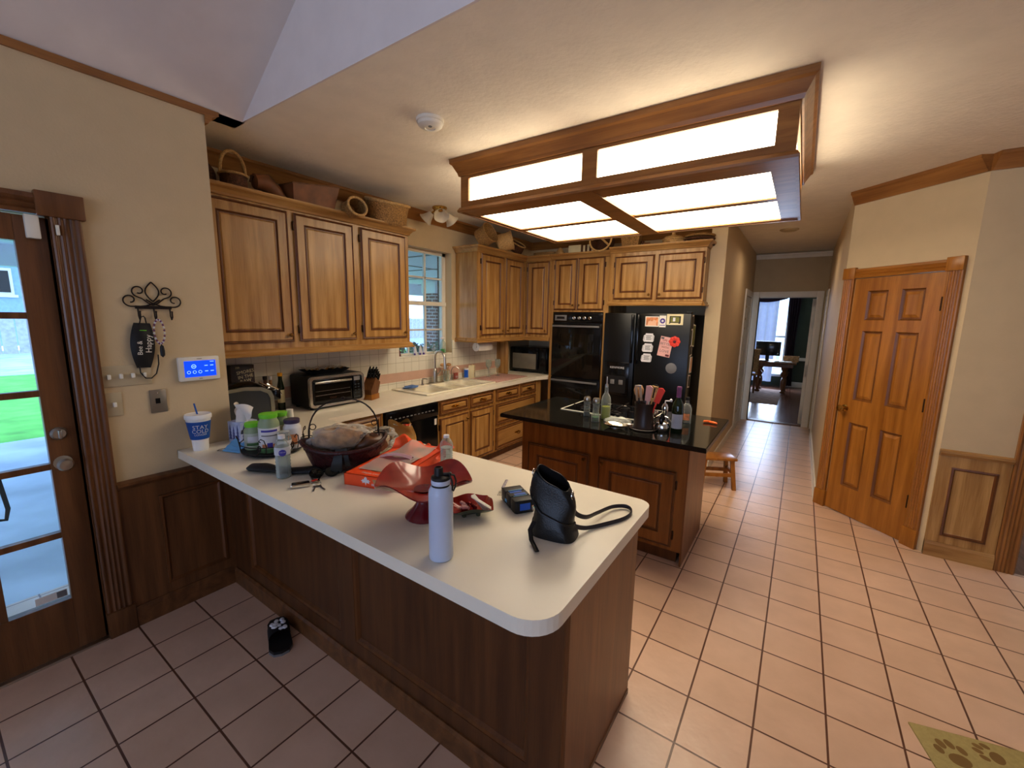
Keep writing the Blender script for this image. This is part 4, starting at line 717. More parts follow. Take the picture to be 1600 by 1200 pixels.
bottle('supplement_bottle','white supplement bottle with dark violet cap and orange label',-2.315,1.205,.047,.165,'jar_white','violetcap',lab=('jar_white',['photo_orange','ink'],[(.2,.4,1.0,0),(.5,.05,1.3,1)]))
bottle('dropper_bottle','slim bottle with tall white dropper cap behind the supplement bottle',-2.425,1.255,.020,.195,'glass','white',caph=.05,lab=('cream',),neck=.85)
bottle('clear_pill_bottle','clear-topped bottle with white label beside the water bottle',-2.27,1.135,.036,.115,'glass','clear',caph=.02,lab=('jar_white',['ink'],[(.5,.05,1.3,0)]))
# blue disposable mask
t=thing('disposable_mask','pale blue disposable mask tucked by tray, thin ear loop trailing','mask',(-2.55,1.01,CT),R(20))
part('mask_cloth',MB().sheet(lambda u,v:((u-.5)*.12,(v-.5)*.075,.004+.045*v+.012*sin(3*PI*u)*v+.003*sin(18*v)),14,10),'maskblue',t); part('ear_loop',MB().tube([(-.06,-.03,.006),(-.09,-.04,.004),(-.10,-.02,.004),(-.085,-.0,.006),(-.058,.01,.02)],.0018,6),'grey',t)
b=MB(); [b.tube([(.0+.02*k,.03,.03+.012*k),(-.03+.02*k,.0,.06+.012*k),(.01+.02*k,-.02,.055+.012*k),(.05+.01*k,.01,.06),(.07,.03,.05)],.004,6) for k in range(3)]
solo('black_cord_bundle',b,'blackm','tangled black cord draped over the tray wire above blue mask','cord',(-2.545,1.055,CT+.0425))
# black sock
t=solo('black_sock',MB().tube([(-.15,-.07,.012),(-.13,-.058,.018),(-.07,-.03,.022),(0,0,.018),(.06,.03,.016),(.11,.07,.018),(.15,.125,.020),(.155,.14,.014)],[.012,.032,.036,.026,.026,.028,.028,.014],14,up=(0,0,1),flat=.55),'blackm','black cloth sock lying flat behind the small water bottle','sock',(-2.03,.975,CT))
def water_bottle(label,x,y,h,r,lab=True):
    t=thing('water_bottle',label,'bottle',(x,y,CT),VA(x,y)+PI/2)
    k=h/.2; pr=[(r*.8,0),(r*.95,.004)]
    for q in range(6): z=.012+.016*q; pr+=[(r*.98,z*k),(r*.90,(z+.008)*k)]
    pr+=[(r,.112*k),(r,.135*k),(r*.93,.15*k),(r*.65,.17*k),(r*.42,.18*k),(r*.40,.186*k)]
    part('bottle_wall',MB().lathe(pr,26,cap=False).lathe([(r*.8,0),(0,.004)],26,cap=False),'glass',t)
    part('water',MB().lathe([(0,.004),(r*.82,.005),(r*.88,.02*k),(r*.88,.118*k),(0,.118*k)],22),'water',t)
    solidlathe([(r*.45,.183*k),(r*.45,h-.002),(r*.42,h),(0,h)],'jar_white',t,'cap')
    if lab:
        l=part('label',MB().lathe([(r*1.012,.112*k),(r*1.012,.136*k),(r*.96,.147*k)],28,cap=False),'labelw',t)
        f2=lambda u,v:((r*1.02)*cos(-PI/2+.95*(u-.5)*max(.15,sin(PI*min(1,max(0,v)))**.4)),(r*1.02)*sin(-PI/2+.95*(u-.5)*max(.15,sin(PI*v)**.4)),k*(.109+.03*v))
        part('oval_mark',MB().sheet(f2,12,9),'violet',l); part('lettering',MB().text('PURE LIFE',.0062,fn=lambda X,Y,Z:(r*1.03*cos(-PI/2+X/r),r*1.03*sin(-PI/2+X/r),k*.126+Y)),'jar_white',l)
    return t
water_bottle('small clear water bottle with violet oval label, standing before the tray',-1.955,.965,.207,.034)
water_bottle('clear water bottle half hidden behind the red pedestal bowl',-1.465,1.555,.16,.034,False)
# keys
t=thing('car_keys','bunch of keys with black and chrome car fob on the worktop','keys',(-1.775,.965,CT),R(62))
part('fob',MB().box(-.055,.02,-.018,.018,.004,.020,b=.006),'black',t); part('chrome_edge',MB().box(-.057,.022,-.0195,-.012,.003,.018,b=.003),'chrome',t)
part('key_ring',MB().tube([(.045+.02*cos(2*PI*k/16),.02*sin(2*PI*k/16),.006+.003*sin(2*PI*k/8)) for k in range(16)],.0016,6,closed=True),'steel',t)
for an,l in ((75,.05),(100,.055),(-70,.052),(-100,.046)): part('key',MB().box(.0,.022,-.010,.010,0,.002,b=.0008,T=TF(.045,0,.002+an/40000,rz=R(an))@TF(.018)).box(.02,.02+l,-.0035,.0035,0,.002,T=TF(.045,0,.002,rz=R(an))@TF(.018)),'brass' if an==75 else 'steel',t)
part('red_tag',MB().box(-.014,.014,-.006,.006,0,.004,b=.001,T=TF(.04,.036,.006,rz=R(40))),'flower_red',t)
# black glasses case / wallet
t=thing('sunglasses','folded black sunglasses lying beside the maroon basket','sunglasses',(-1.80,1.075,CT),R(55))
for s_ in (-1,1): part('lens',MB().sheet(lambda u,v:(s_*.034+.029*v*cos(2*PI*u),.012*v*v*0+.002*cos(2*PI*u),.026+.022*v*sin(2*PI*u)),20,5,cu=True),'ovg',t); part('rim',MB().tube([(s_*.034+.029*cos(2*PI*k/18),0,.026+.023*sin(2*PI*k/18)) for k in range(18)],.0035,6,closed=True),'black',t)
part('bridge',MB().tube([(-.008,0,.034),(0,-.002,.037),(.008,0,.034)],.003,6),'black',t)
for s_ in (-1,1): part('temple',MB().tube([(s_*.064,0,.034),(s_*.06,.012,.032),(s_*-.02,.02+.006*s_,.02),(s_*-.065,.024+.006*s_,.006)],.0042,6,flat=.6),'black',t)
# maroon basket with wire handle
BX,BY=-1.865,1.235; brz=math.atan2(.83,.55)
t=thing('wire_handled_basket','maroon oval wicker basket with tall looped wire handle full of bread bags','basket',(BX,BY,CT),brz)
def bsk(u,v):
    c,s_=cos(2*PI*u),sin(2*PI*u); e=.012+.10*v+.035*v*abs(c)**3
    return ((.15+.05*v**.8)*c,(.108+.04*v**.8)*s_,e)
part('woven_body',MB().sheet(bsk,44,9,cu=True).sheet(lambda u,v:tuple(Vector(bsk(u,0))*v*Vector((1,1,1)).length/1.7320508),24,3,cu=True).sheet(lambda u,v:tuple(Vector(bsk(u,1-v*.95))*.955+Vector((0,0,.004))),44,7,cu=True),'wickr',t)
part('rolled_rim',MB().tube([bsk(k/44,1) for k in range(44)],.010,8,closed=True),'wickr',t)
b=MB()
for k in range(22):
    for e in (1,-1):
        u1=k/22; b.tube([bsk(u1+e*.0227*(q-1),.72+.15*q) for q in range(3)],.004,5)
part('lattice_edge',b,'wickr',t)
b=MB(); N_=18
for s_ in (-1,1): b.tube([(.165*cos(PI*k/N_),s_*.03*(1-sin(PI*k/N_)),.15+.20*sin(PI*k/N_)**.75) for k in range(N_+1)],.0032,6)
for e in (-1,1): b.tube([(e*.145+.014*cos(2*PI*k/14),0,.215+.014*sin(2*PI*k/14)) for k in range(14)],.0022,6,closed=True); b.tube([(e*.17+.03*cos(2*PI*k/18),.03*sin(2*PI*k/18),.165) for k in range(18)],.0024,6,closed=True)
b.lathe([(0,-.012),(.008,-.006),(.01,.004),(0,.01)],10,c=(0,0,.352))
part('wire_handle',b,'iron',t)
part('ribbon',MB().sheet(lambda u,v:(-.03+.03*(u-.5)*(1+v)-.02*v,-.128-.03*sin(PI*v)-.012*u,.13-.118*v),6,12).sheet(lambda u,v:(-.005+.022*(u-.5)+.015*v,-.132-.022*sin(PI*v),.13-.09*v),5,10),'greyblack',t)
def lump(rx,ry,rz_,seed,amp=.16,n=26,mm=14,sq=.8):
    rn=random.Random(seed); ph=[(rn.uniform(2,6),rn.uniform(2,7),rn.random()*6,rn.uniform(.4,1)) for _ in range(6)]
    def fn(u,v):
        th=2*PI*u; p=PI*(v-.5); d=1+amp*sum(w*sin(a*th+q)*cos(bq*p+q) for a,bq,q,w in [(round(a),bq,q,w) for a,bq,q,w in ph])/2.2
        c=cos(p); sg=lambda x,e:math.copysign(abs(x)**e,x)
        return (rx*d*sg(c,sq)*sg(cos(th),.9),ry*d*sg(c,sq)*sg(sin(th),.9),max(.001,rz_*(1+sg(sin(p),.8)*d)))
    return MB().sheet(fn,n,mm,cu=True)
t=thing('bread_bag','clear plastic bag of bread rolls lying in the basket','bag',(-1.88,1.215,CT+.085),brz); part('bread_rolls',lump(.125,.08,.05,1,.12),'bread',t,loc=(-.005,0,.012)); part('film_bag',lump(.142,.096,.062,2,.22,34,18),'bagp',t)
t=thing('biscuit_bag','brown-filled snack bag in the right end of the basket','bag',(-1.785,1.325,CT+.06),brz+R(20)); part('film_bag',lump(.085,.06,.05,5,.2),'brownbag',t)
t=thing('crumpled_clear_bag','crumpled empty clear plastic bag beyond the basket','bag',(-1.955,1.50,CT),R(60)); part('film_bag',lump(.12,.095,.062,8,.34,40,22),'bagp',t); part('twisted_neck',MB().tube([(-.09,.02,.08),(-.12,.04,.10),(-.14,.03,.115)],[.018,.010,.03],10),'bagp',t)
t=thing('chip_bag','open gold-brown chip bag standing at the worktop edge by dishwasher','bag',(-1.93,1.655,CT),R(35)); part('foil_bag',MB().sheet(lambda u,v:((.085-.02*v+.012*sin(7*u+4*v))*cos(2*PI*u),(.05*(1-v)+.018+.010*sin(9*v+6*u))*sin(2*PI*u),.135*v*(1+.15*sin(4*PI*u))),30,12,cu=True),'chips',t); part('foil_lining',MB().sheet(lambda u,v:(.066*cos(2*PI*u)*(1-.1*v),.02*sin(2*PI*u),.128-.03*v),24,4,cu=True),'chrome',t)
solo('jar_candle',MB().lathe([(.038,0),(.042,.01),(.042,.085),(.044,.09),(.040,.09),(.039,.012),(0,.01)],26),'glass','clear glass candle jar standing behind the basket, beside the tray','jar',(-2.17,1.375,CT))
solo('candle_wax',MB().lathe([(.036,0),(.036,.045),(.008,.047),(.0015,.047),(.0015,.06),(0,.06)],20),'flower_red','red wax candle inside the clear glass jar','candle',(-2.17,1.375,CT+.0125))
# orange pastry carton
t=thing('orange_cookie_carton','long orange pastry carton with white maple leaf and torn window film','box',(-1.655,1.083,CT),R(17))
b=MB(); W_,L_,H_=.265,.50,.055
b.box(0,W_,0,.004,0,H_).box(0,.004,0,L_,0,H_).box(W_-.004,W_,0,L_,0,H_).box(0,W_,L_-.004,L_,0,H_).box(0,W_,0,L_,0,.003)
b.box(0,.035,0,L_,H_-.003,H_).box(W_-.035,W_,0,L_,H_-.003,H_).box(.035,W_-.035,0,.06,H_-.003,H_).box(.035,W_-.035,L_-.05,L_,H_-.003,H_).box(.035,.12,.06,.0605,H_-.003,H_)
part('carton',b,'orange',t)
leafp=[(0,-.022),(.004,-.006),(.020,-.010),(.017,-.003),(.026,.004),(.018,.006),(.018,.014),(.009,.009),(.007,.022),(.0,.028),(-.007,.022),(-.009,.009),(-.018,.014),(-.018,.006),(-.026,.004),(-.017,-.003),(-.020,-.010),(-.004,-.006)]
part('maple_leaf',MB().prism([(.115+p*.95,.028+q*.8) for p,q in leafp],-.0012,0,'y'),'jar_white',t)
b=MB().box(.145,.23,-.001,0,.012,.022); b.prism([(.16,.018),(.215,.018),(.21,.042),(.15,.042)],-.0012,0,'y',1); part('front_print',b,['sign_pink','bread'],t)
part('lettering',MB().text('Maple Leaf',.022,T=TF(.12,.032,H_+.0006)),'jar_white',t)
b=MB(); rn=random.Random(12)
for k in range(9): b.lathe([(0,0),(.022,.003),(.024,.012),(.016,.018),(0,.019)],10,c=(.06+.036*(k%5)+rn.uniform(-.006,.006),.10+.05*(k//5)+rn.uniform(-.008,.008),.004+.012*(k%2)))
part('pastries',b,'bread',t)
part('window_film',MB().sheet(lambda u,v:(.03+.205*u,.06+.40*v,H_+.004+.018*sin(7*u+3*v)*sin(5*v)*v+.022*v*sin(PI*u)),20,24),'bagp',t)
part('torn_film',MB().sheet(lambda u,v:(-.01+.285*u+.012*sin(9*v),.36+.20*v+.02*sin(8*u),.035+.035*sin(6*u+2*v)*sin(3.4*v)+.035*sin(PI*v)+.010*sin(23*u+9*v)),26,16),'orangef',t)
part('film_strip',MB().sheet(lambda u,v:(.05+.16*u,.20+.05*v+.03*u,H_+.012+.016*sin(PI*u)+.012*sin(6*v)),12,6),'sign_pink',t)
# red pedestal bowl
t=thing('pedestal_bowl','red glazed wavy-rimmed bowl on a flared pedestal foot','bowl',(-1.137,1.083,CT),VA(-1.137,1.083)+PI/2)
def bowl(u,v,o=0):
    th=2*PI*u; rim=v**2.2; r=.022+.153*v; z=.105+.052*v**1.8+rim*.022*sin(4*th-PI/2)-o
    return ((r-o*.3*v)*cos(th)*(1+.05*rim*cos(2*th)),(r-o*.3*v)*sin(th),z)
part('bowl_inside',MB().sheet(lambda u,v:bowl(u,v),64,14,cu=True),'red',t)
part('bowl_outside',MB().sheet(lambda u,v:bowl(u,1-v,.006),64,14,cu=True).sheet(lambda u,v:bowl(u,1,.006*v),64,2,cu=True),'redd',t)
solidlathe([(.072,0),(.075,.004),(.07,.012),(.05,.030),(.034,.052),(.024,.082),(.026,.10),(.04,.112),(0,.112)],'redd',t,'pedestal')
# tall steel bottle
x,y=-.885,.912
t=thing('steel_water_bottle','tall white steel water bottle with black spout lid and carry loop','bottle',(x,y,CT),VA(x,y)+PI/2)
solidlathe([(.034,0),(.0375,.003),(.0385,.008),(.0385,.215),(.0375,.228),(.031,.241),(.030,.243),(0,.243)],'bottlew',t,'body',n=40)
solidlathe([(.0285,.242),(.0285,.249),(.0285,.2495)],'blackm',t,'neck_gasket'); solidlathe([(.0292,.249),(.030,.251),(.030,.262),(.0288,.264)],'bottlew',t,'lid_band')
solidlathe([(.0292,.2635),(.030,.266),(.029,.272),(.020,.276),(0,.277)],'blackm',t,'lid'); part('spout',MB().lathe([(.014,.27),(.0135,.298),(.012,.302),(.009,.3025),(.009,.299),(0,.299)],20,c=(-.006,0,0)),'blackm',t)
part('latch',MB().box(.008,.034,-.006,.006,.276,.283,b=.002).box(.026,.032,-.007,.007,.262,.284,b=.002),'iron',t)
part('carry_loop',MB().tube([(.028,-.006,.272),(.034,-.012,.262),(.036,-.016,.245),(.036,-.014,.232),(.040,-.004,.225),(.046,.006,.234),(.048,.010,.252),(.042,.010,.27),(.030,.004,.275)],.0036,8,flat=.7),'blackm',t)
# small red dish with sweets and sachets
x,y=-1.005,1.20
t=thing('red_dish','small square red dish on feet holding wrapped sweets and sachets','dish',(x,y,CT),VA(x,y)+PI/2+R(8))
def sq(u,v,o=0):
    th=2*PI*u; k=1/max(abs(cos(th)),abs(sin(th)))**.72; r=(.035+.052*v)*k; return ((r-o)*cos(th),(r-o)*sin(th)*.86,.016+.03*v**1.4+.006*v*cos(4*th)-o)
part('dish_inside',MB().sheet(lambda u,v:sq(u,v),48,8,cu=True).sheet(lambda u,v:(sq(u,0)[0]*v,sq(u,0)[1]*v,.016),24,3,cu=True),'red',t); part('dish_outside',MB().sheet(lambda u,v:sq(u,1-v,.004),48,8,cu=True).sheet(lambda u,v:sq(u,1,.004*v),48,2,cu=True).sheet(lambda u,v:(sq(u,0)[0]*v,sq(u,0)[1]*v,.0118),24,3,cu=True),'oliveg',t)
for dx in (-.028,.028):
    for dy in (-.022,.022): part('foot',MB().lathe([(.008,0),(.010,.012),(0,.013)],10,c=(dx,dy,0)),'oliveg',t)
rn=random.Random(5)
for k in range(9): 
    solo('wrapped_sweet',MB().tube([(-.017,0,0),(-.010,0,0),(-.008,0,0),(.008,0,0),(.010,0,0),(.017,0,0)],[.007,.003,.007,.007,.003,.007],8),('flower_red','redd','sign_pink')[k%3],'small red wrapped sweet among the others in the red dish','sweet',(x+rn.uniform(-.032,.012),y+rn.uniform(-.03,.02),CT+.0245+.005*(k%3)),rn.random()*3,'wrapped sweets in the red dish')
for k in range(4):
    o=solo('paper_sachet',MB().box(-.05,.05,-.009,.009,0,.0025,b=.001),'paper','slim white paper sachet leaning on the dish rim among its fellows','sachet',(x+.022+.010*k*.8,y+.030-.004*k,CT+.038+.0035*k),VA(x,y)+R(35+9*k),'white sachets in the red dish'); o.rotation_euler=(0,R(-22),VA(x,y)+R(35+9*k)+PI)
# fork
t=thing('serving_fork','small fork with dotted handle lying beyond the black card box','fork',(-1.045,1.475,CT),math.atan2(.161,-.073))
part('dotted_handle',MB().box(-.005,.095,-.006,.006,.001,.007,b=.002),'dots',t); b=MB().box(-.035,-.005,-.003,.003,.002,.005).box(-.05,-.035,-.010,.010,.002,.004)
for k in (-1,0,1): b.box(-.08,-.05,-.0085+.0075*k+.0068,-.0085+.0075*k+.0098,.001,.004)
part('tines',b,'steel',t)
# ridged black case
t=thing('black_ridged_box','black ridged box with blue label panels beside the handbag','box',(-.897,1.372,CT),math.atan2(1.262-1.307,-.806+.93)-R(14))
b=MB().box(-.078,.078,-.04,.04,0,.05,b=.006)
for k in range(3): b.box(-.076+.052*k,-.028+.052*k,-.043,.043,.002,.054,b=.004)
part('case',b,'blackm',t); part('label_panel',MB().box(-.020,-.006,-.03,.022,.0542,.0546).box(.004,.02,-.02,.03,.0542,.0546).box(.0785,.0792,-.022,.022,.014,.042),'labelblue',t); part('white_lines',MB().box(-.03,-.026,-.03,.03,.0542,.0548).box(.026,.030,-.03,.03,.0542,.0548).box(-.03,-.01,-.0444,-.0432,.014,.026),'maskblue',t)
solo('nail_file',MB().box(-.05,.05,-.007,.007,0,.003,b=.001),'steel','grey metal nail file poking out behind the handbag','nail file',(-.885,1.505,CT),R(62))
# handbag
x,y=-.662,1.262
t=thing('handbag','black leather bucket handbag gaping open near the worktop end','handbag',(x,y,CT),math.atan2(.62,.78)-R(28))
def bag(u,v,o=0):
    th=2*PI*u; c,s_=cos(th),sin(th); sg=lambda q,e:math.copysign(abs(q)**e,q)
    top=.208+.016*s_-.032*c; rx=.076-.010*v+.006*sin(PI*v)-o; ry=.060-.036*v+.004*sin(PI*v)-o*.8
    return (rx*sg(c,.7)+.006*sin(9*v+2*c)-.012*v,ry*sg(s_,.75)+.004*sin(7*v+3*s_),top*v)
part('leather_shell',MB().sheet(lambda u,v:bag(u,v),48,14,cu=True).sheet(lambda u,v:(bag(u,0)[0]*v,bag(u,0)[1]*v,.0),24,3,cu=True),'leather',t)
part('lining',MB().sheet(lambda u,v:bag(u,1-v*.9,.004),48,10,cu=True).sheet(lambda u,v:tuple(Vector(bag(u,1,.004))*v+Vector(bag(u,1))*(1-v)),48,2,cu=True),'blackm',t)
part('front_flap',MB().sheet(lambda u,v:(lambda P:(P[0]*1.04,P[1]*1.06-.002,P[2]))(bag(.52+.46*u,.99-.30*v-.10*v*sin(PI*u))),20,8),'leather',t)
part('base_band',MB().sheet(lambda u,v:(lambda P:(P[0]*1.025,P[1]*1.03,P[2]))(bag(u,.01+.19*v)),40,4,cu=True),'leather',t)
part('drawstring',MB().tube([(lambda P:(P[0]*1.06,P[1]*1.08,P[2]))(bag(.50+.5*k/16,.68-.36*sin(PI*k/32))) for k in range(17)],.0042,6,flat=.7),'leather',t)
T_=[(-.062,-.05,.055),(-.066,-.078,.035),(-.052,-.10,.012),(-.03,-.125,.006),(-.012,-.15,.006)]
part('pull_tab',MB().tube(T_,.008,8,flat=.35,up=(0,0,1)),'leather',t)
for k,(u,v) in enumerate(((.0,.88),(.53,.92))):
    P=Vector(bag(u,v)); part('ring',MB().tube([(P.x*1.07+.001*k,P.y+.012*cos(2*PI*q/16),P.z+.014*sin(2*PI*q/16)) for q in range(16)],.0025,6,closed=True),'chrome',t)
P=Vector(bag(.60,.42)); part('emblem',MB().lathe([(.011,0),(.011,.003),(.008,.004),(.008,.002),(0,.002)],18,T=Matrix.Translation((P.x*1.05,P.y*1.06,P.z))@Vector((P.x*.6,P.y*1.6,0)).to_track_quat('Z','Y').to_matrix().to_4x4()),'chrome',t)
a_=t.rotation_euler[2]; LW=lambda X,Y,Z:(cos(a_)*(X-x)+sin(a_)*(Y-y),-sin(a_)*(X-x)+cos(a_)*(Y-y),Z)
SP=[(-.605,1.285,.11),(-.60,1.305,.075),(-.585,1.36,.045),(-.585,1.46,.022),(-.565,1.56,.014),(-.53,1.605,.011),(-.50,1.60,.010),(-.485,1.56,.009),(-.495,1.50,.008),(-.535,1.42,.008),(-.575,1.345,.012),(-.598,1.29,.035),(-.60,1.265,.06)]
part('shoulder_strap',MB().tube([LW(*p) for p in spl(SP,6)],.0032,8,flat=2.6,up=(0,0,1)),'strapm',t)
# ------------------------------------------------------------------ sink counter things
x,y=-3.06,1.31
t=thing('coffee_maker','dark grey single-serve coffee maker with arched black lid','coffee maker',(x,y,CT),PI/2)
# local x = +y (front of machine), side profile in x-z
side=[(-.15,0),(.09,0),(.09,.03),(.125,.03),(.125,.0),(.16,0),(.16,.012),(.13,.03),(.12,.20),(.10,.245),(.05,.268),(-.05,.28),(-.15,.27)]
b=MB().prism([(-.17,0),(.10,0),(.10,.19),(.085,.225),(.04,.25),(-.06,.262),(-.17,.255)],-.09,.09,'y'); part('reservoir_body',b,'tankgrey',t)
b=MB().prism([(-.17,.255),(-.06,.262),(.04,.25),(.085,.225),(.10,.19),(.10,0),(.125,0),(.125,.20),(.108,.243),(.055,.272),(-.05,.285),(-.17,.277)],-.094,.094,'y'); part('metal_arch',b,'archm',t)
b=MB().sheet(lambda u,v:((-.16+.33*u),(v-.5)*.17*(1-.1*u),.285-.01*u+.03*sin(PI*min(1,u*1.05))*sin(PI*(.15+.7*v))-.075*max(0,u-.55)**1.2*2.2),20,12).box(.10,.19,-.065,.065,.165,.245,b=.012)
part('brew_head',b,'black',t); part('lid_handle',MB().tube([(.10,-.055,.285),(.165,-.06,.245),(.195,-.05,.20),(.20,0,.19),(.195,.05,.20),(.165,.06,.245),(.10,.055,.285)],.007,8),'chrome',t)
part('drip_tray',MB().box(.10,.20,-.07,.07,0,.03,b=.005),'blackm',t)
t=thing('cocoa_box','dark brown carton with tan lettering standing behind the coffee maker','box',(-3.40,1.425,CT+.0),PI/2)
part('carton',MB().box(-.085,.075,-.03,.03,0,.385,b=.002),'cocoa',t); part('lettering',MB().text('SMORES',.034,T=TF(.012,-.0306,.335)@FACE@Matrix.Rotation(R(8),4,'Z')).text('IN THE',.034,T=TF(.012,-.0306,.300)@FACE@Matrix.Rotation(R(8),4,'Z')).text('RAW',.034,T=TF(.012,-.0306,.268)@FACE@Matrix.Rotation(R(8),4,'Z')).text('250',.02,T=TF(-.04,-.0306,.368)@FACE),'cream',t)
for k,(yy,h,r,bm_,cm_,la) in enumerate(((1.585,.285,.022,'brownbag','blackm','brown seasoning bottle with black cap behind the coffee maker lid'),(1.625,.28,.018,'bread','jar_white','seasoning bottle with small white cap beside the black-capped one'),(1.70,.30,.026,'wineg','yellowcap','dark sauce bottle with yellow cap next to the toaster oven'))):
    t=thing('sauce_bottle',la,'bottle',(-3.40,yy,CT),0,'bottles behind the coffee maker'); solidlathe([(r,0),(r*1.02,.004),(r*1.02,h*.6),(r*.6,h*.8),(r*.55,h-.025),(0,h-.025)],bm_,t,'glass_body'); solidlathe([(r*.7,h-.028),(r*.72,h-.002),(0,h)],cm_,t,'cap'); solidlathe([(r*1.04,h*.2),(r*1.04,h*.55)],'cream',t,'label')
# toaster oven, local x=+y
t=thing('toaster_oven','black and chrome toaster oven under the left wall cabinet','toaster oven',(-3.165,1.80,CT),PI/2)
W_,D_,H_=.505,.29,.272
part('housing',MB().box(.004,W_-.004,.012,D_,.018,H_,b=.012),'blackm',t)
for xx in (.04,W_-.04): part('foot',MB().lathe([(.014,0),(.014,.02),(0,.02)],12,c=(xx,.04,0)).lathe([(.014,0),(.014,.02),(0,.02)],12,c=(xx,.25,0)),'blackm',t)
rr=lambda i,r:[(W_-i-r+r*cos(R(q)),H_-i-r+r*sin(R(q))+.0) for q in range(0,91,15)]+[(i+r+r*cos(R(q)),H_-i-r+r*sin(R(q))) for q in range(90,181,15)]+[(i+r+r*cos(R(q)),.018+i+r+r*sin(R(q))) for q in range(180,271,15)]+[(W_-i-r+r*cos(R(q)),.018+i+r+r*sin(R(q))) for q in range(270,361,15)]
o1,i1=rr(0,.035),rr(.022,.022); n=len(o1); b=MB()
vs=[(p,.012,q) for p,q in o1]+[(p,-.004,q) for p,q in o1]+[(p*.99+.0025,-.012,q*.985+.002) for p,q in o1]+[(p,-.010,q) for p,q in i1]+[(p,.004,q) for p,q in i1]
for k in range(4): b.add([vs[k*n+j] for j in range(n)]+[vs[(k+1)*n+j] for j in range(n)],[(j,(j+1)%n,n+(j+1)%n,n+j) for j in range(n)],0,True)
part('chrome_bezel',b,'silver',t)
dr=part('glass_door',MB().box(.03,.385,-.004,.010,.048,.245,b=.003),'black',t); part('window',MB().box(.045,.37,-.0055,-.0035,.062,.205),'ovg',dr); part('handle',MB().box(.04,.375,-.028,-.016,.214,.230,b=.005).box(.05,.07,-.02,-.003,.216,.228).box(.345,.365,-.02,-.003,.216,.228),'silver',dr)
part('rack',MB().tube([(.05,-.0060,.115),(.365,-.0060,.115)],.0025,6).tube([(.05,-.006,.150),(.365,-.006,.150)],.0012,6),'steel',dr); part('lettering',MB().text('Oster',.026,T=TF(.205,-.0062,.088)@FACE),'chrome',dr)
cp=part('control_panel',MB().box(.395,.475,-.004,.010,.048,.255,b=.003),'black',t); part('display',MB().box(.405,.465,-.0055,-.0035,.205,.24,b=.001),'grey',cp); b=MB(); [b.box(.41+.03*i,.428+.03*i,-.0055,-.0035,.09+.025*j,.10+.025*j) for i in range(2) for j in range(4)]; b.box(.405,.465,-.0055,-.0035,.055,.068); part('buttons',b,'greyblack',cp)
t=thing('foil_tray','black baking tray with crumpled foil lying on the toaster oven','tray',(-3.31,2.03,CT+.2735),PI/2)
part('tray_pan',MB().sheet(lambda u,v:(lambda th,k:((.12+.055*v)*k*cos(th)*1.05,(.07+.035*v)*k*sin(th)*1.0,.002+.035*v))(2*PI*u,min(1.35,1/max(abs(cos(2*PI*u)),abs(sin(2*PI*u))))),40,4,cu=True).box(-.12,.12,-.07,.07,0,.004),'blackm',t)
part('foil',MB().sheet(lambda u,v:((u-.5)*.34,(v-.5)*.20,.046+.007*sin(17*u+5*v)*sin(13*v)+.005*sin(31*u)),30,16),'foil',t)
# knife block
t=thing('knife_block','dark wooden knife block full of black-handled knives','knife block',(-3.23,2.415,CT),PI/2+R(20))
part('block',MB().prism([(-.05,0),(.06,0),(.06,.05),(.10,.15),(.03,.20),(-.05,.09)],-.05,.05,'y'),'dark',t); part('base',MB().box(-.052,.075,-.053,.053,0,.05,b=.003),'pine',t)
for i in range(3):
    for j in range(4):
        p=Vector((.085-.022*j,-.033+.033*i,.155+.013*j)); d=Vector((.33,0,.62)).normalized(); l=.085+.012*j
        k=part('knife_handle',MB().tube([p,p+d*l*.5,p+d*l*.95+Vector((.004,0,-.004))],[.0075,.009,.0065],8),'black',t); part('rivet',MB().tube([p+d*l*.35+Vector((0,-.0095,0)),p+d*l*.35+Vector((0,.0095,0))],.002,6),'steel',k)
# sink
t=thing('kitchen_sink','cream triple-bowl drop-in sink under the window','sink',(0,0,CT))
b=MB(); X0,X1,Y0_,Y1_=-3.445,-2.925,2.84,3.95
bw=[(2.93,3.27,.19),(3.30,3.52,.12),(3.55,3.83,.19)]
b.box(X0,-3.33,Y0_,Y1_,.001,.016,b=.006).box(-2.975,X1,Y0_,Y1_,.001,.016,b=.006).box(-3.335,-2.97,Y0_,2.932,.001,.016,b=.005).box(-3.335,-2.97,3.828,Y1_,.001,.016,b=.005).box(-3.335,-2.97,3.268,3.302,-.01,.013,b=.004).box(-3.335,-2.97,3.518,3.552,-.01,.013,b=.004)
part('rim',b,'porc',t)
for a,c,dp in bw:
    b=MB()
    def bf(u,v,a=a,c=c,dp=dp):
        th=2*PI*u; sg=lambda q,e:math.copysign(abs(q)**e,q); s_=1-.10*v if v<.9 else .90-.9*(v-.9)*8.9
        zz=.008-dp*min(1,v/.88)
        return ((-3.152+.182*s_*sg(cos(th),.35)),((a+c)/2+(c-a)/2*s_*sg(sin(th),.35)),zz)
    part('bowl',MB().sheet(bf,40,12,cu=True),'porc',t); part('drain',MB().lathe([(.035,.0),(.03,.003),(0,.001)],18,c=(-3.152,(a+c)/2,.009-dp)),'steel',t)
t=thing('kitchen_faucet','brushed steel gooseneck pull-down faucet behind the sink','faucet',(-3.39,3.42,CT+.0165))
part('deck_plate',MB().box(-.025,.025,-.12,.12,0,.006,b=.003),'steel',t); part('body',MB().lathe([(.028,.005),(.030,.03),(.026,.12),(.019,.16),(.015,.165),(0,.165)],20),'steel',t)
part('gooseneck',MB().tube([(0,0,.15),(0,0,.28)]+[(.075-.075*cos(PI*k/12),0,.28+.085*sin(PI*k/12)) for k in range(1,13)]+[(.152,0,.26)],.0125,12),'steel',t)
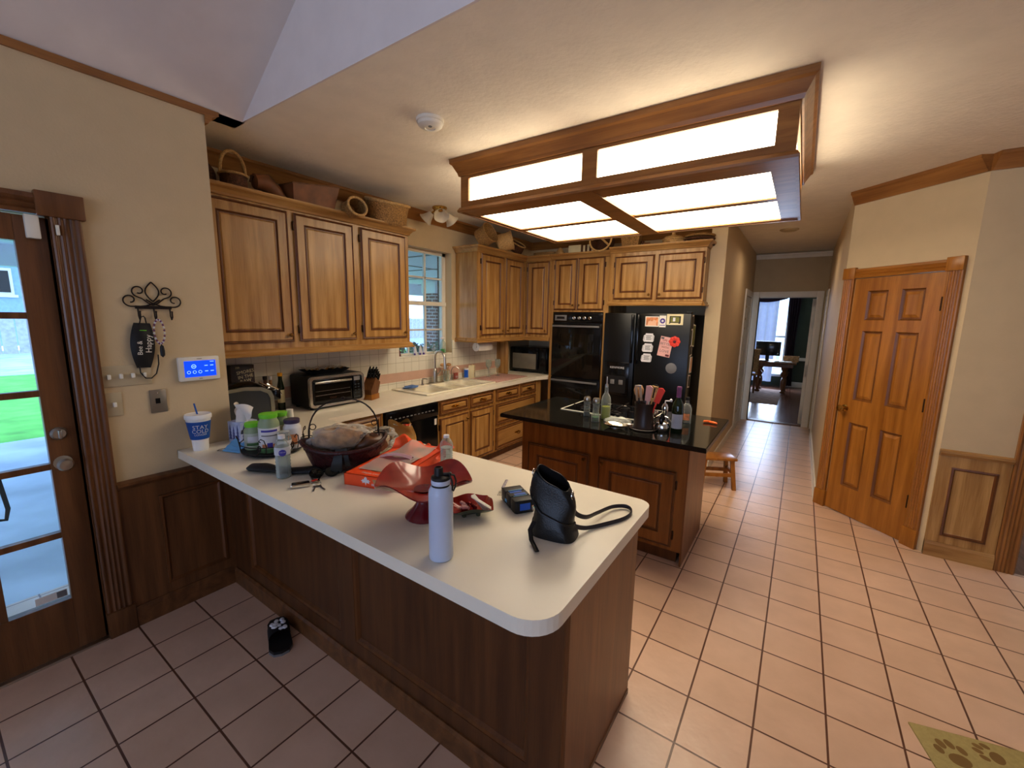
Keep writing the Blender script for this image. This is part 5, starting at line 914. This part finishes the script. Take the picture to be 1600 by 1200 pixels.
part('spray_head',MB().cyl((.150,0,.272),(.158,0,.17),.0145,.019,18),'steel',t); part('lever',MB().tube([(0,.02,.09),(.0,.055,.10),(.0,.085,.125),(.0,.10,.14)],[.010,.009,.007,.005],8),'steel',t)
t=thing('soap_pump','small steel soap pump left of the faucet','soap pump',(-3.39,3.225,CT+.0165)); solidlathe([(.018,0),(.018,.01),(.011,.014),(.011,.055),(0,.056)],'steel',t,'stem'); part('nozzle',MB().tube([(0,0,.05),(0,0,.068),(.02,.02,.07),(.045,.035,.064)],.006,8),'steel',t)
t=thing('filter_tap','thin curved filter tap right of the brush glass','faucet',(-3.40,3.70,CT+.0165)); part('spout',MB().tube([(0,0,0),(0,0,.10)]+[(.04-.04*cos(PI*k/8),.03-.03*cos(PI*k/8),.10+.06*sin(PI*k/8)) for k in range(1,9)],.005,8),'steel',t); solidlathe([(.014,0),(.012,.03),(0,.03)],'steel',t,'collar')
t=thing('brush_glass','tapered clear glass holding dish brushes behind the sink','glass',(-3.385,3.60,CT+.0165)); part('tumbler',MB().lathe([(.026,0),(.03,.004),(.042,.13),(.040,.13),(.028,.008),(0,.007)],24),'glass',t)
for k,(dx,dy) in enumerate(((-.015,-.03),(.01,.02))):
    b_=thing('dish_brush',('round-headed wooden dish brush leaning left in the glass','round-headed wooden dish brush leaning right in the glass')[k],'brush',(-3.385,3.60,CT+.03),0,'dish brushes in the glass'); part('handle',MB().tube([(0,0,0),(dx*.6,dy*.6,.09),(dx,dy,.15)],.006,8),'bread',b_); part('head',MB().lathe([(0,-.018),(.026,-.010),(.03,.006),(.02,.02),(0,.024)],14,c=(dx*1.3,dy*1.4,.175)),'bread',b_)
t=thing('sponge_holder','red sponge holder with white print standing behind the sink','holder',(-3.43,3.815,CT+.0165),PI/2+R(8)); part('sponge',MB().box(-.035,.035,-.012,.012,0,.072,b=.004),'rust',t); part('print',MB().box(-.022,.022,-.0135,-.0115,.018,.022).box(-.022,.015,-.0135,-.0115,.030,.034),'jar_white',t)
t=thing('blue_can','small blue and white can beside the white carton','can',(-3.41,3.985,CT)); solidlathe([(.030,0),(.031,.004),(.031,.128),(.029,.134),(0,.134)],'jar_white',t,'can'); part('blue_label',MB().sheet(lambda u,v:(.0316*cos(-1.9+1.9*u),.0316*sin(-1.9+1.9*u),.02+.095*v),14,2),'labelblue',t)
t=thing('milk_carton','tall cream paper carton behind the drying mat','carton',(-3.385,4.065,CT),PI/2+R(25)); part('carton',MB().box(-.036,.036,-.034,.034,0,.165,b=.003),'cream',t); part('print',MB().box(-.004,.02,-.0352,-.0342,.02,.075).box(-.02,.01,-.0352,-.0342,.09,.096),'grey',t); part('fold_top',MB().box(-.034,.034,-.004,.004,.163,.178),'cream',t)
t=thing('dish_sponge_cloth','crumpled blue dish cloth on the left sink rim','cloth',(-3.33,3.0,CT+.0165)); part('cloth',lump(.05,.085,.014,21,.3),'clothblue',t)
mt=thing('drying_mat','pink speckled drying mat on the worktop right of the sink','mat',(-3.15,4.30,CT),0)
part('mat',MB().box(-.20,.22,-.32,.36,0,.008,b=.003),'speckle',mt)
for k,(xx,yy) in enumerate(((-3.30,4.30),(-3.26,4.44))):
    solo('wine_glass',MB().lathe([(.033,0),(.033,.002),(.005,.006),(.004,.09),(.012,.10),(.036,.135),(.040,.17),(.034,.215),(.033,.215),(.038,.17),(.034,.137),(.010,.104),(0,.102)],22),'glass',('thin stemmed wine glass on drying mat, nearer the carton','thin stemmed wine glass on drying mat, nearer the microwave')[k],'wine glass',(xx,yy,CT+.0085),0,'wine glasses on the drying mat')
t=thing('paper_towel_roll','white paper towel roll mounted under the right wall cabinet','paper towel',(-3.27,4.0,1.318),PI/2)
b=MB().lathe([(.016,0),(.052,0),(.052,.27),(.016,.27)],28,cap=False,T=Matrix.Rotation(PI/2,4,'Y')); part('roll',b,'paper',t); part('core',MB().lathe([(.0165,.001),(.0165,.269)],18,T=Matrix.Rotation(PI/2,4,'Y')),'brownbag',t); part('loose_sheet',MB().box(.0,.27,-.052,-.0505,-.045,.0),'paper',t); part('bracket',MB().box(-.008,-.001,-.012,.012,-.012,.084).box(.271,.278,-.012,.012,-.012,.084),'white',t)
t=thing('microwave_oven','black microwave with bright reflection painted into its door glass, in the worktop corner','microwave',(-3.455,5.02,CT))
part('case',MB().box(0,.60,.008,.44,.012,.355,b=.008),'black',t); dd=part('door',MB().box(.004,.47,-.012,.008,.02,.35,b=.004),'black',t); part('window',MB().box(.05,.44,-.014,-.0115,.055,.27,b=.003),'mwglass_glare',dd); part('control_panel',MB().box(.475,.596,-.010,.008,.02,.35,b=.004),'black',t); part('handle',MB().box(.455,.467,-.03,-.012,.06,.30,b=.004),'blackm',dd)
for k in (.05,.55): part('foot',MB().box(k-.02,k+.02,.04,.4,0,.013),'blackm',t)
# window sill things
t=thing('dish_soap_spray','clear spray bottle half full of green soap on sill','bottle',(-3.545,3.715,1.2505))
part('bottle',MB().lathe([(.034,0),(.037,.006),(.037,.09),(.03,.12),(.013,.145),(.013,.16),(0,.16)],24),'glass',t); part('green_soap',MB().lathe([(.033,.003),(.034,.045),(0,.046)],20),'soapgreen',t); part('spray_head',MB().box(-.012,.012,-.035,.02,.16,.185,b=.005).box(-.005,.005,-.05,-.03,.168,.18),'jar_white',t)
for k,yy in enumerate((3.265,3.345,3.40)):
    t=thing('sill_cone','small white cone figurine on the window sill, %s of three'%('leftmost','middle','rightmost')[k],'figurine',(-3.54,yy,1.2505),0,'white cones on the window sill'); solidlathe([(.024,0),(.022,.02),(.014,.07),(.008,.092),(0,.10)],'jar_white',t,'cone'); solidlathe([(.010,.0),(.009,.02),(0,.022)],'ink_violet',t,'dark_bead',c=(.022,-.026,0))
solo('sill_figurine',MB().lathe([(.016,0),(.018,.01),(.012,.03),(.016,.045),(.012,.06),(0,.068)],14),'ink_maroon','tiny dark red figurine at the left end of window sill','figurine',(-3.53,3.03,1.2505))
solo('glass_suncatcher',MB().lathe([(0,0),(.012,.02),(.016,.05),(.010,.09),(.004,.13),(0,.14)],12),'glass','small clear glass ornament on the sill behind the faucet','ornament',(-3.545,3.56,1.2505))
# ------------------------------------------------------------------ island things
IX=CT+.0
def shaker(label,x,y,fill,fh):
    t=thing('spice_shaker',label,'shaker',(x,y,IX),0,'glass shakers on the island'); part('glass_body',MB().lathe([(.026,0),(.027,.004),(.024,.06),(.026,.12),(.022,.125),(0,.125)],20),'glass',t); solidlathe([(.022,.004),(.021,fh),(0,fh)],fill,t,'contents'); solidlathe([(.026,.124),(.028,.13),(.028,.148),(.022,.160),(0,.163)],'steel',t,'cap')
shaker('steel-capped glass shaker with dark pepper beside the cooktop corner',-1.345,3.035,'blackm',.04); shaker('steel-capped glass shaker with pale salt nearer the oil bottle',-1.262,3.02,'jar_white',.035)
t=thing('oil_bottle','tall clear bottle with green olive oil and steel pourer','bottle',(-1.195,3.05,IX)); part('glass_body',MB().lathe([(.034,0),(.037,.005),(.037,.15),(.03,.18),(.014,.205),(.013,.25),(.015,.255),(0,.255)],26),'glass',t); solidlathe([(.034,.004),(.0345,.10),(0,.101)],'oilm',t,'olive_oil'); solidlathe([(.013,.25),(.012,.27),(.004,.28),(.0035,.33),(0,.332)],'steel',t,'pourer')
t=thing('small_herb_jar','short clear jar of dark herbs in front of the shakers','jar',(-1.225,2.925,IX)); part('glass',MB().lathe([(.031,0),(.032,.004),(.032,.058),(.030,.06),(.029,.006),(0,.005)],22),'glass',t); solidlathe([(.028,.0055),(.028,.035),(0,.036)],'greenl',t,'herbs')
t=thing('glass_pot_lid','round glass pot lid with steel knob lying on the island','lid',(-1.085,3.02,IX)); part('glass_dome',MB().lathe([(.10,.006),(.09,.018),(.05,.034),(0,.04)],30,cap=False),'glass',t); part('steel_ring',MB().tube([(.10*cos(2*PI*k/32),.10*sin(2*PI*k/32),.006) for k in range(32)],.005,6,closed=True),'steel',t); solidlathe([(.010,.038),(.018,.05),(.016,.058),(0,.06)],'blackm',t,'lid_knob')
t=thing('spoon_rest','polished silver oval spoon rest at the island front edge','spoon rest',(-1.035,2.845,IX)); part('dish',MB().sheet(lambda u,v:(.085*v*cos(2*PI*u)*(1+.12*cos(6*PI*u)*v),.058*v*sin(2*PI*u)*(1+.12*cos(6*PI*u)*v),.004+.022*v**3),40,7,cu=True),'foil',t); part('foot_ring',MB().lathe([(.03,0),(.03,.006),(0,.006)],20),'steel',t)
t=thing('silver_spoon','silver serving spoon resting by the utensil crock','spoon',(-.965,2.97,IX),R(20)); part('bowl',MB().sheet(lambda u,v:(-.02+.03*v*cos(2*PI*u),.02*v*sin(2*PI*u),.002+.008*v*v),20,5,cu=True),'steel',t); part('handle',MB().tube([(.01,0,.009),(.05,0,.012),(.09,0,.006)],.004,8),'steel',t)
t=thing('utensil_crock','dark brown crock crammed with wooden cooking utensils','crock',(-.862,2.93,IX)); part('crock',MB().lathe([(.068,0),(.072,.005),(.075,.015),(.068,.03),(.066,.16),(.070,.19),(.066,.19),(.061,.16),(.06,.03),(0,.02)],30),'cocoa',t); part('saucer',MB().lathe([(.09,0),(.098,.01),(.094,.013),(.07,.004)],30),'cocoa',t)
def utensil(name,label,dx,dy,lean,m,shape,m2=None,cat='utensil'):
    t=thing(name,label,cat,(-.862+dx,2.93+dy,IX+.03),0,'utensils standing in the crock'); T=TF(0,0,0,lean[1],lean[0],0)
    part('handle',MB().tube([T@Vector((0,0,0)),T@Vector((0,0,.20))],.006,8),m2 or m,t)
    if shape=='spoon': b=MB().sheet(lambda u,v:(.028*v*cos(2*PI*u),.010*v*v-.004,.24+.04*v*sin(2*PI*u)),20,5,cu=True,T=T).sheet(lambda u,v:(.028*v*cos(2*PI*u),.004,.24+.04*v*sin(2*PI*u)),20,3,cu=True,T=T)
    elif shape=='slot': b=MB().box(-.022,-.006,-.004,.004,.19,.285,T=T).box(.006,.022,-.004,.004,.19,.285,T=T).box(-.022,.022,-.004,.004,.18,.20,T=T).box(-.022,.022,-.004,.004,.275,.29,b=.002,T=T)
    elif shape=='spat': b=MB().prism([(-.018,.18),(.018,.18),(.024,.28),(.004,.292),(-.022,.285)],-.004,.004,'y',T=T)
    else: b=MB().lathe([(0,.18),(.014,.19),(.03,.22),(.034,.25),(.024,.278),(0,.285)],16,T=T)
    part('head',b,m,t); return t
utensil('wooden_ladle','round-headed wooden ladle at the left of the crock',-.02,0,(-.12,-.02),'bread','round'); utensil('slotted_fork','steel slotted fork in front of the wooden ladle',-.005,-.035,(-.12,.05),'steel','slot','blackm'); utensil('white_spoon','white plastic spoon behind the wooden ladle',.01,.03,(.02,-.10),'jar_white','spoon'); utensil('pink_spatula','pale pink silicone spatula in the crock middle',.005,-.01,(.10,.06),'sign_pink','spat'); utensil('slotted_wood_turner','flat wooden turner with slot in the crock',.02,.0,(.16,.02),'wickl','slot'); utensil('red_spatula','red silicone spatula leaning right in the crock',.03,-.01,(.30,.02),'flower_red','spat'); utensil('black_turner','narrow black turner at the back of the crock',.035,.04,(.05,-.05),'blackm','spat')
# chrome corkscrew-style opener and pan
t=thing('steel_kettle','small shiny steel kettle with black spout and loop handle','kettle',(-.738,2.955,IX)); part('body',MB().lathe([(.045,0),(.05,.006),(.052,.035),(.042,.062),(.02,.075),(0,.077)],26),'chrome',t); part('loop_handle',MB().tube([(.05*cos(PI*k/14)*1.35,0,.05+.055*sin(PI*k/14)) for k in range(15)],.006,8),'chrome',t); part('spout',MB().tube([(0,-.03,.06),(0,-.04,.09),(0,-.02,.125)],[.016,.012,.010],10),'black',t); part('lid_knob',MB().lathe([(.01,.075),(.016,.10),(.012,.115),(.0,.118)],14),'black',t)
t=thing('chrome_grinder','tall chrome grinder standing behind the little kettle','grinder',(-.77,3.12,IX)); solidlathe([(.022,0),(.024,.02),(.016,.07),(.022,.11),(.024,.14),(.014,.165),(0,.17)],'chrome',t,'body'); part('crank',MB().tube([(0,0,.165),(.0,0,.185),(.04,-.01,.19)],.005,8).lathe([(.008,.185),(.010,.20),(0,.21)],10,c=(.042,-.01,0)),'jar_white',t)
t=thing('wine_bottle','dark green wine bottle with purple foil and pale label','bottle',(-.648,2.975,IX),VA(-.648,2.975)+PI/2); solidlathe([(.036,0),(.0385,.005),(.0385,.185),(.034,.205),(.018,.235),(.0145,.25),(.0145,.30),(0,.30)],'wineg',t,'glass_body'); solidlathe([(.0152,.245),(.0155,.30),(.0165,.303),(.0165,.318),(.015,.322),(0,.322)],'grape',t,'foil_capsule'); part('label',MB().sheet(lambda u,v:(.0389*cos(-PI/2+2.2*(u-.5)),.0389*sin(-PI/2+2.2*(u-.5)),.035+.10*v),20,2),'bottled',t)
t=thing('vinegar_bottle','clear square-shouldered bottle behind the wine bottle','bottle',(-.655,3.30,IX)); part('glass_body',MB().lathe([(.034,0),(.036,.005),(.036,.11),(.026,.14),(.013,.155),(.013,.185),(0,.185)],22),'glass',t); solidlathe([(.015,.18),(.015,.20),(0,.202)],'blackm',t,'stopper'); part('label',MB().sheet(lambda u,v:(.0368*cos(-2.6+1.9*u),.0368*sin(-2.6+1.9*u),.03+.05*v),14,2),'photo_orange',t)
for k,(dx,dy,rz,la) in enumerate(((0,0,30,'baby carrot on the island corner, left of the pair'),(.045,-.012,-20,'baby carrot on the island corner, right of the pair'))):
    solo('baby_carrot',MB().tube([(-.03,0,.011),(-.024,0,.011),(0,0,.011),(.024,0,.010),(.03,0,.009)],[.004,.0095,.0105,.0085,.003],10),'carrot',la,'carrot',(-.525+dx,3.415+dy,IX),R(rz),'baby carrots on the island')
# ------------------------------------------------------------------ floor things
t=thing('slide_sandal','black slide sandal with white flower strap on the floor','sandal',(-2.10,.955,0),math.atan2(-.10,.24))
sole=[(p,q*1.22) for p,q in ((-.13,-.028),(-.10,-.04),(-.03,-.036),(.04,-.042),(.10,-.044),(.135,-.028),(.145,0),(.135,.028),(.10,.044),(.04,.042),(-.03,.036),(-.10,.04),(-.13,.028),(-.138,0))]
part('outsole',MB().prism(sole,0,.012),'grey',t); part('footbed',MB().prism([(p*.985,q*.985) for p,q in sole],.012,.026),'blackm',t)
part('strap',MB().sheet(lambda u,v:(-.045+.09*v,.052*cos(PI*u),.018+.055*sin(PI*u)**.8),18,6),'blackm',t)
b=MB(); rn=random.Random(2)
for k in range(12): b.lathe([(0,0),(.013,.004),(.010,.010),(0,.012)],7,c=(-.04+.07*rn.random(),rn.uniform(-.038,.03),.064+.008*rn.random()))
part('flower_trim',b,'jar_white',t)
t=thing('step_stool','small orange wooden step stool standing behind the island','stool',(-.60,4.62,0),R(28))
part('seat',MB().box(-.17,.17,-.11,.11,.30,.325,b=.004),'pine',t)
for sx in (-1,1):
    for sy in (-1,1): part('leg',MB().add([(sx*(.13+q*.03)+e*.018,sy*(.08+q*.03)+g*.014,z) for z,q in ((.30,0),(0,1)) for e,g in ((-1,-1),(1,-1),(1,1),(-1,1))],[(0,1,2,3),(7,6,5,4)]+[(i,4+i,4+(i+1)%4,(i+1)%4) for i in range(4)]),'pine',t)
part('stretcher',MB().box(-.14,.14,-.10,-.08,.13,.165).box(-.14,.14,.08,.10,.13,.165),'pine',t); part('side_stretcher',MB().box(-.15,-.13,-.09,.09,.16,.19).box(.13,.15,-.09,.09,.16,.19),'pine',t)
t=thing('paw_print_mat','beige floor mat with brown paw prints at the room edge','mat',(.542,2.25,0),R(15))
part('mat_body',MB().box(0,1.1,-.70,0,0,.008,b=.003),'matm',t)
def pawp(cx,cy,a,s_):
    b=MB(); T=TF(cx,cy,.0082,rz=a)@Matrix.Diagonal((s_,s_,1,1))
    for dx,dy,rx,ry in ((0,-.02,.036,.028),(-.042,.022,.014,.02),(-.016,.046,.014,.021),(.016,.046,.014,.021),(.042,.022,.014,.02)): b.add([(dx+rx*cos(2*PI*k/16),dy+ry*sin(2*PI*k/16),0) for k in range(16)],[list(range(16))],T=T)
    part('paw_print',b,'paw',t)
for k,(cx,cy) in enumerate(((.10,-.115),(.235,-.065),(.36,-.16),(.50,-.07),(.62,-.17),(.12,-.34),(.30,-.30),(.46,-.36))): pawp(cx,cy,(.25,1.1,.6,-.3,.4,.9,.2,.7)[k],(1,.8)[k%2])
# ------------------------------------------------------------------ office
t=thing('office_desk','dark carved wooden desk with bulbous legs in the office','desk',(-.55,12.05,.0105))
part('desk_top',MB().box(-1.1,.52,-.42,.42,.70,.74,b=.01).box(-1.05,.46,-.36,.36,.62,.70),'dark',t)
for xx in (-.95,-.22+.0,.30):
    for yy in (-.25,.25):
        if xx==-.95 and yy>0: continue
        part('turned_leg',MB().lathe([(.05,0),(.06,.03),(.03,.06),(.05,.12),(.062,.24),(.05,.33),(.03,.37),(.075,.43),(.08,.47),(.04,.52),(.075,.58),(.08,.63),(0,.63)],18,c=(xx,yy,0)),'dark',t)
t=thing('computer_monitor','wide black computer monitor on the office desk','monitor',(-.62,11.95,.751)); part('screen',MB().box(-.28,.24,-.02,.02,.13,.47,b=.006),'black',t); part('stand',MB().box(-.06,.02,.0,.03,.01,.2).box(-.14,.10,-.08,.08,0,.012,b=.004),'blackm',t)
t=thing('desk_water_bottle','clear water bottle on the office desk before the monitor','bottle',(-.42,11.72,.751)); part('bottle',MB().lathe([(.03,0),(.034,.01),(.032,.12),(.034,.15),(.014,.19),(0,.19)],18),'glass',t); solidlathe([(.014,.19),(.014,.21),(0,.212)],'jar_white',t,'cap')
solo('desk_basket',MB().box(-.14,.14,-.10,.10,0,.012).prism([(-.14,0),(.14,0),(.16,.13),(-.16,.13)],-.11,-.10,'y').prism([(-.14,0),(.14,0),(.16,.13),(-.16,.13)],.10,.11,'y').box(-.155,-.145,-.10,.10,0,.13).box(.145,.155,-.10,.10,0,.13),'bread','tan storage box at the right end of office desk','box',(-.15,12.1,.751))
solo('paper_pad',MB().box(-.18,.18,-.11,.11,0,.01).box(-.16,.17,-.10,.12,.010,.018),'paper','pale paper pad lying on the office desk before the monitor','paper pad',(-.30,11.80,.751),R(8)); solo('desk_keyboard',MB().box(-.17,.17,-.06,.06,0,.02,b=.004),'greyblack','dark keyboard at the left end of the office desk','keyboard',(-.80,11.75,.751))
solo('office_rug',MB().box(-1.1,.45,-1.25,1.0,.0,.010,b=.003),'rugm','faded woven rug under the office desk','rug',(-.72,11.35,0))
t=thing('sheer_curtain','pale sheer curtain glowing across the office window','curtain',(-.86,13.02,.12))
part('curtain_panel',MB().sheet(lambda u,v:((u-.5)*.70-.05,.03*sin(26*u),2.22*v),90,3),'sheer',t); part('hem',MB().sheet(lambda u,v:((u-.5)*.70-.05,.031*sin(26*u)-.003,.06*v),90,2),'sheer',t)
t=thing('dark_curtain','dark burgundy curtain gathered at the right of office window','curtain',(-.22,13.06,.04)); part('curtain_panel',MB().sheet(lambda u,v:((u-.5)*.26*(1-.25*sin(PI*min(1,v*1.1))),.04*sin(30*u),2.34*v),50,12),'fabric',t); part('heading',MB().box(-.14,.14,-.05,.05,2.33,2.40,b=.01),'fabric',t)
t=thing('window_valance','dark scalloped valance over the office window','valance',(-.85,12.95,2.2)); part('swag',MB().sheet(lambda u,v:((u-.5)*.95,-.06*sin(PI*u)*sin(PI*v),.20-(.12+.09*sin(PI*u))*v),40,10),'fabric',t); part('rod',MB().cyl((-.55,.03,.20),(.72,.03,.20),.014),'bronze',t)
t=thing('desk_chair','carved wooden chair with cushion at the left of office desk','chair',(-1.07,11.30,.010),R(-30))
part('seat',MB().box(-.22,.22,-.21,.21,.42,.47,b=.015),'bread',t); part('backrest',MB().sheet(lambda u,v:((u-.5)*.42*(1-.1*v),.21+.07*v,.5+.5*v),10,6).box(-.22,-.18,.20,.24,.45,1.02).box(.18,.22,.20,.24,.45,1.02).box(-.22,.22,.23,.29,.96,1.04,b=.01),'bread',t)
for sx in (-.19,.19):
    for sy in (-.18,.18): part('leg',MB().lathe([(.018,0),(.026,.1),(.02,.2),(.03,.32),(.028,.42)],12,c=(sx,sy,0)),'dark',t)
# ------------------------------------------------------------------ light
wd=bpy.data.worlds.new('sky'); SC.world=wd; wd.use_nodes=True; nt=wd.node_tree; bg=nt.nodes['Background']
tc=nt.nodes.new('ShaderNodeTexCoord'); sx=nt.nodes.new('ShaderNodeSeparateXYZ'); cr=nt.nodes.new('ShaderNodeValToRGB'); nt.links.new(tc.outputs['Generated'],sx.inputs[0]); nt.links.new(sx.outputs['Z'],cr.inputs['Fac']); nt.links.new(cr.outputs['Color'],bg.inputs['Color'])
cr.color_ramp.elements[0].position=.0; cr.color_ramp.elements[0].color=(.56,.70,1,1); cr.color_ramp.elements[1].position=.6; cr.color_ramp.elements[1].color=(.42,.58,1,1); bg.inputs['Strength'].default_value=SKY
def area(name,loc,rot,sx_,sy_,col_,e,spread=180):
    l=bpy.data.lights.new(name,'AREA'); l.shape='RECTANGLE'; l.size=sx_; l.size_y=sy_; l.color=col_; l.energy=e; l.spread=R(spread); o=bpy.data.objects.new(name,l); COL.objects.link(o); o.location=loc; o.rotation_euler=rot; return o
area('rear_window_daylight',(.3,-3.9,1.75),(PI/2+R(38),0,0),4.2,1.9,(.56,.70,1),E_REAR,110)     # daylight from the windows behind
area('patio_daylight',(-3.3,0,1.2),(0,-PI/2,0),2.0,.8,(.5,.66,1),E_DOOR,120)
area('den_daylight',(3.9,2.4,1.6),(0,PI/2,0),2.0,1.6,(.80,.86,1),E_DEN)
area('hall_lamp',(-.25,6.3,2.6),(0,0,0),.3,.3,(1,.8,.6),E_HALL); area('office_window_daylight',(-.83,12.85,1.3),(PI/2,0,PI),.9,1.9,(.6,.74,1),E_OFF)
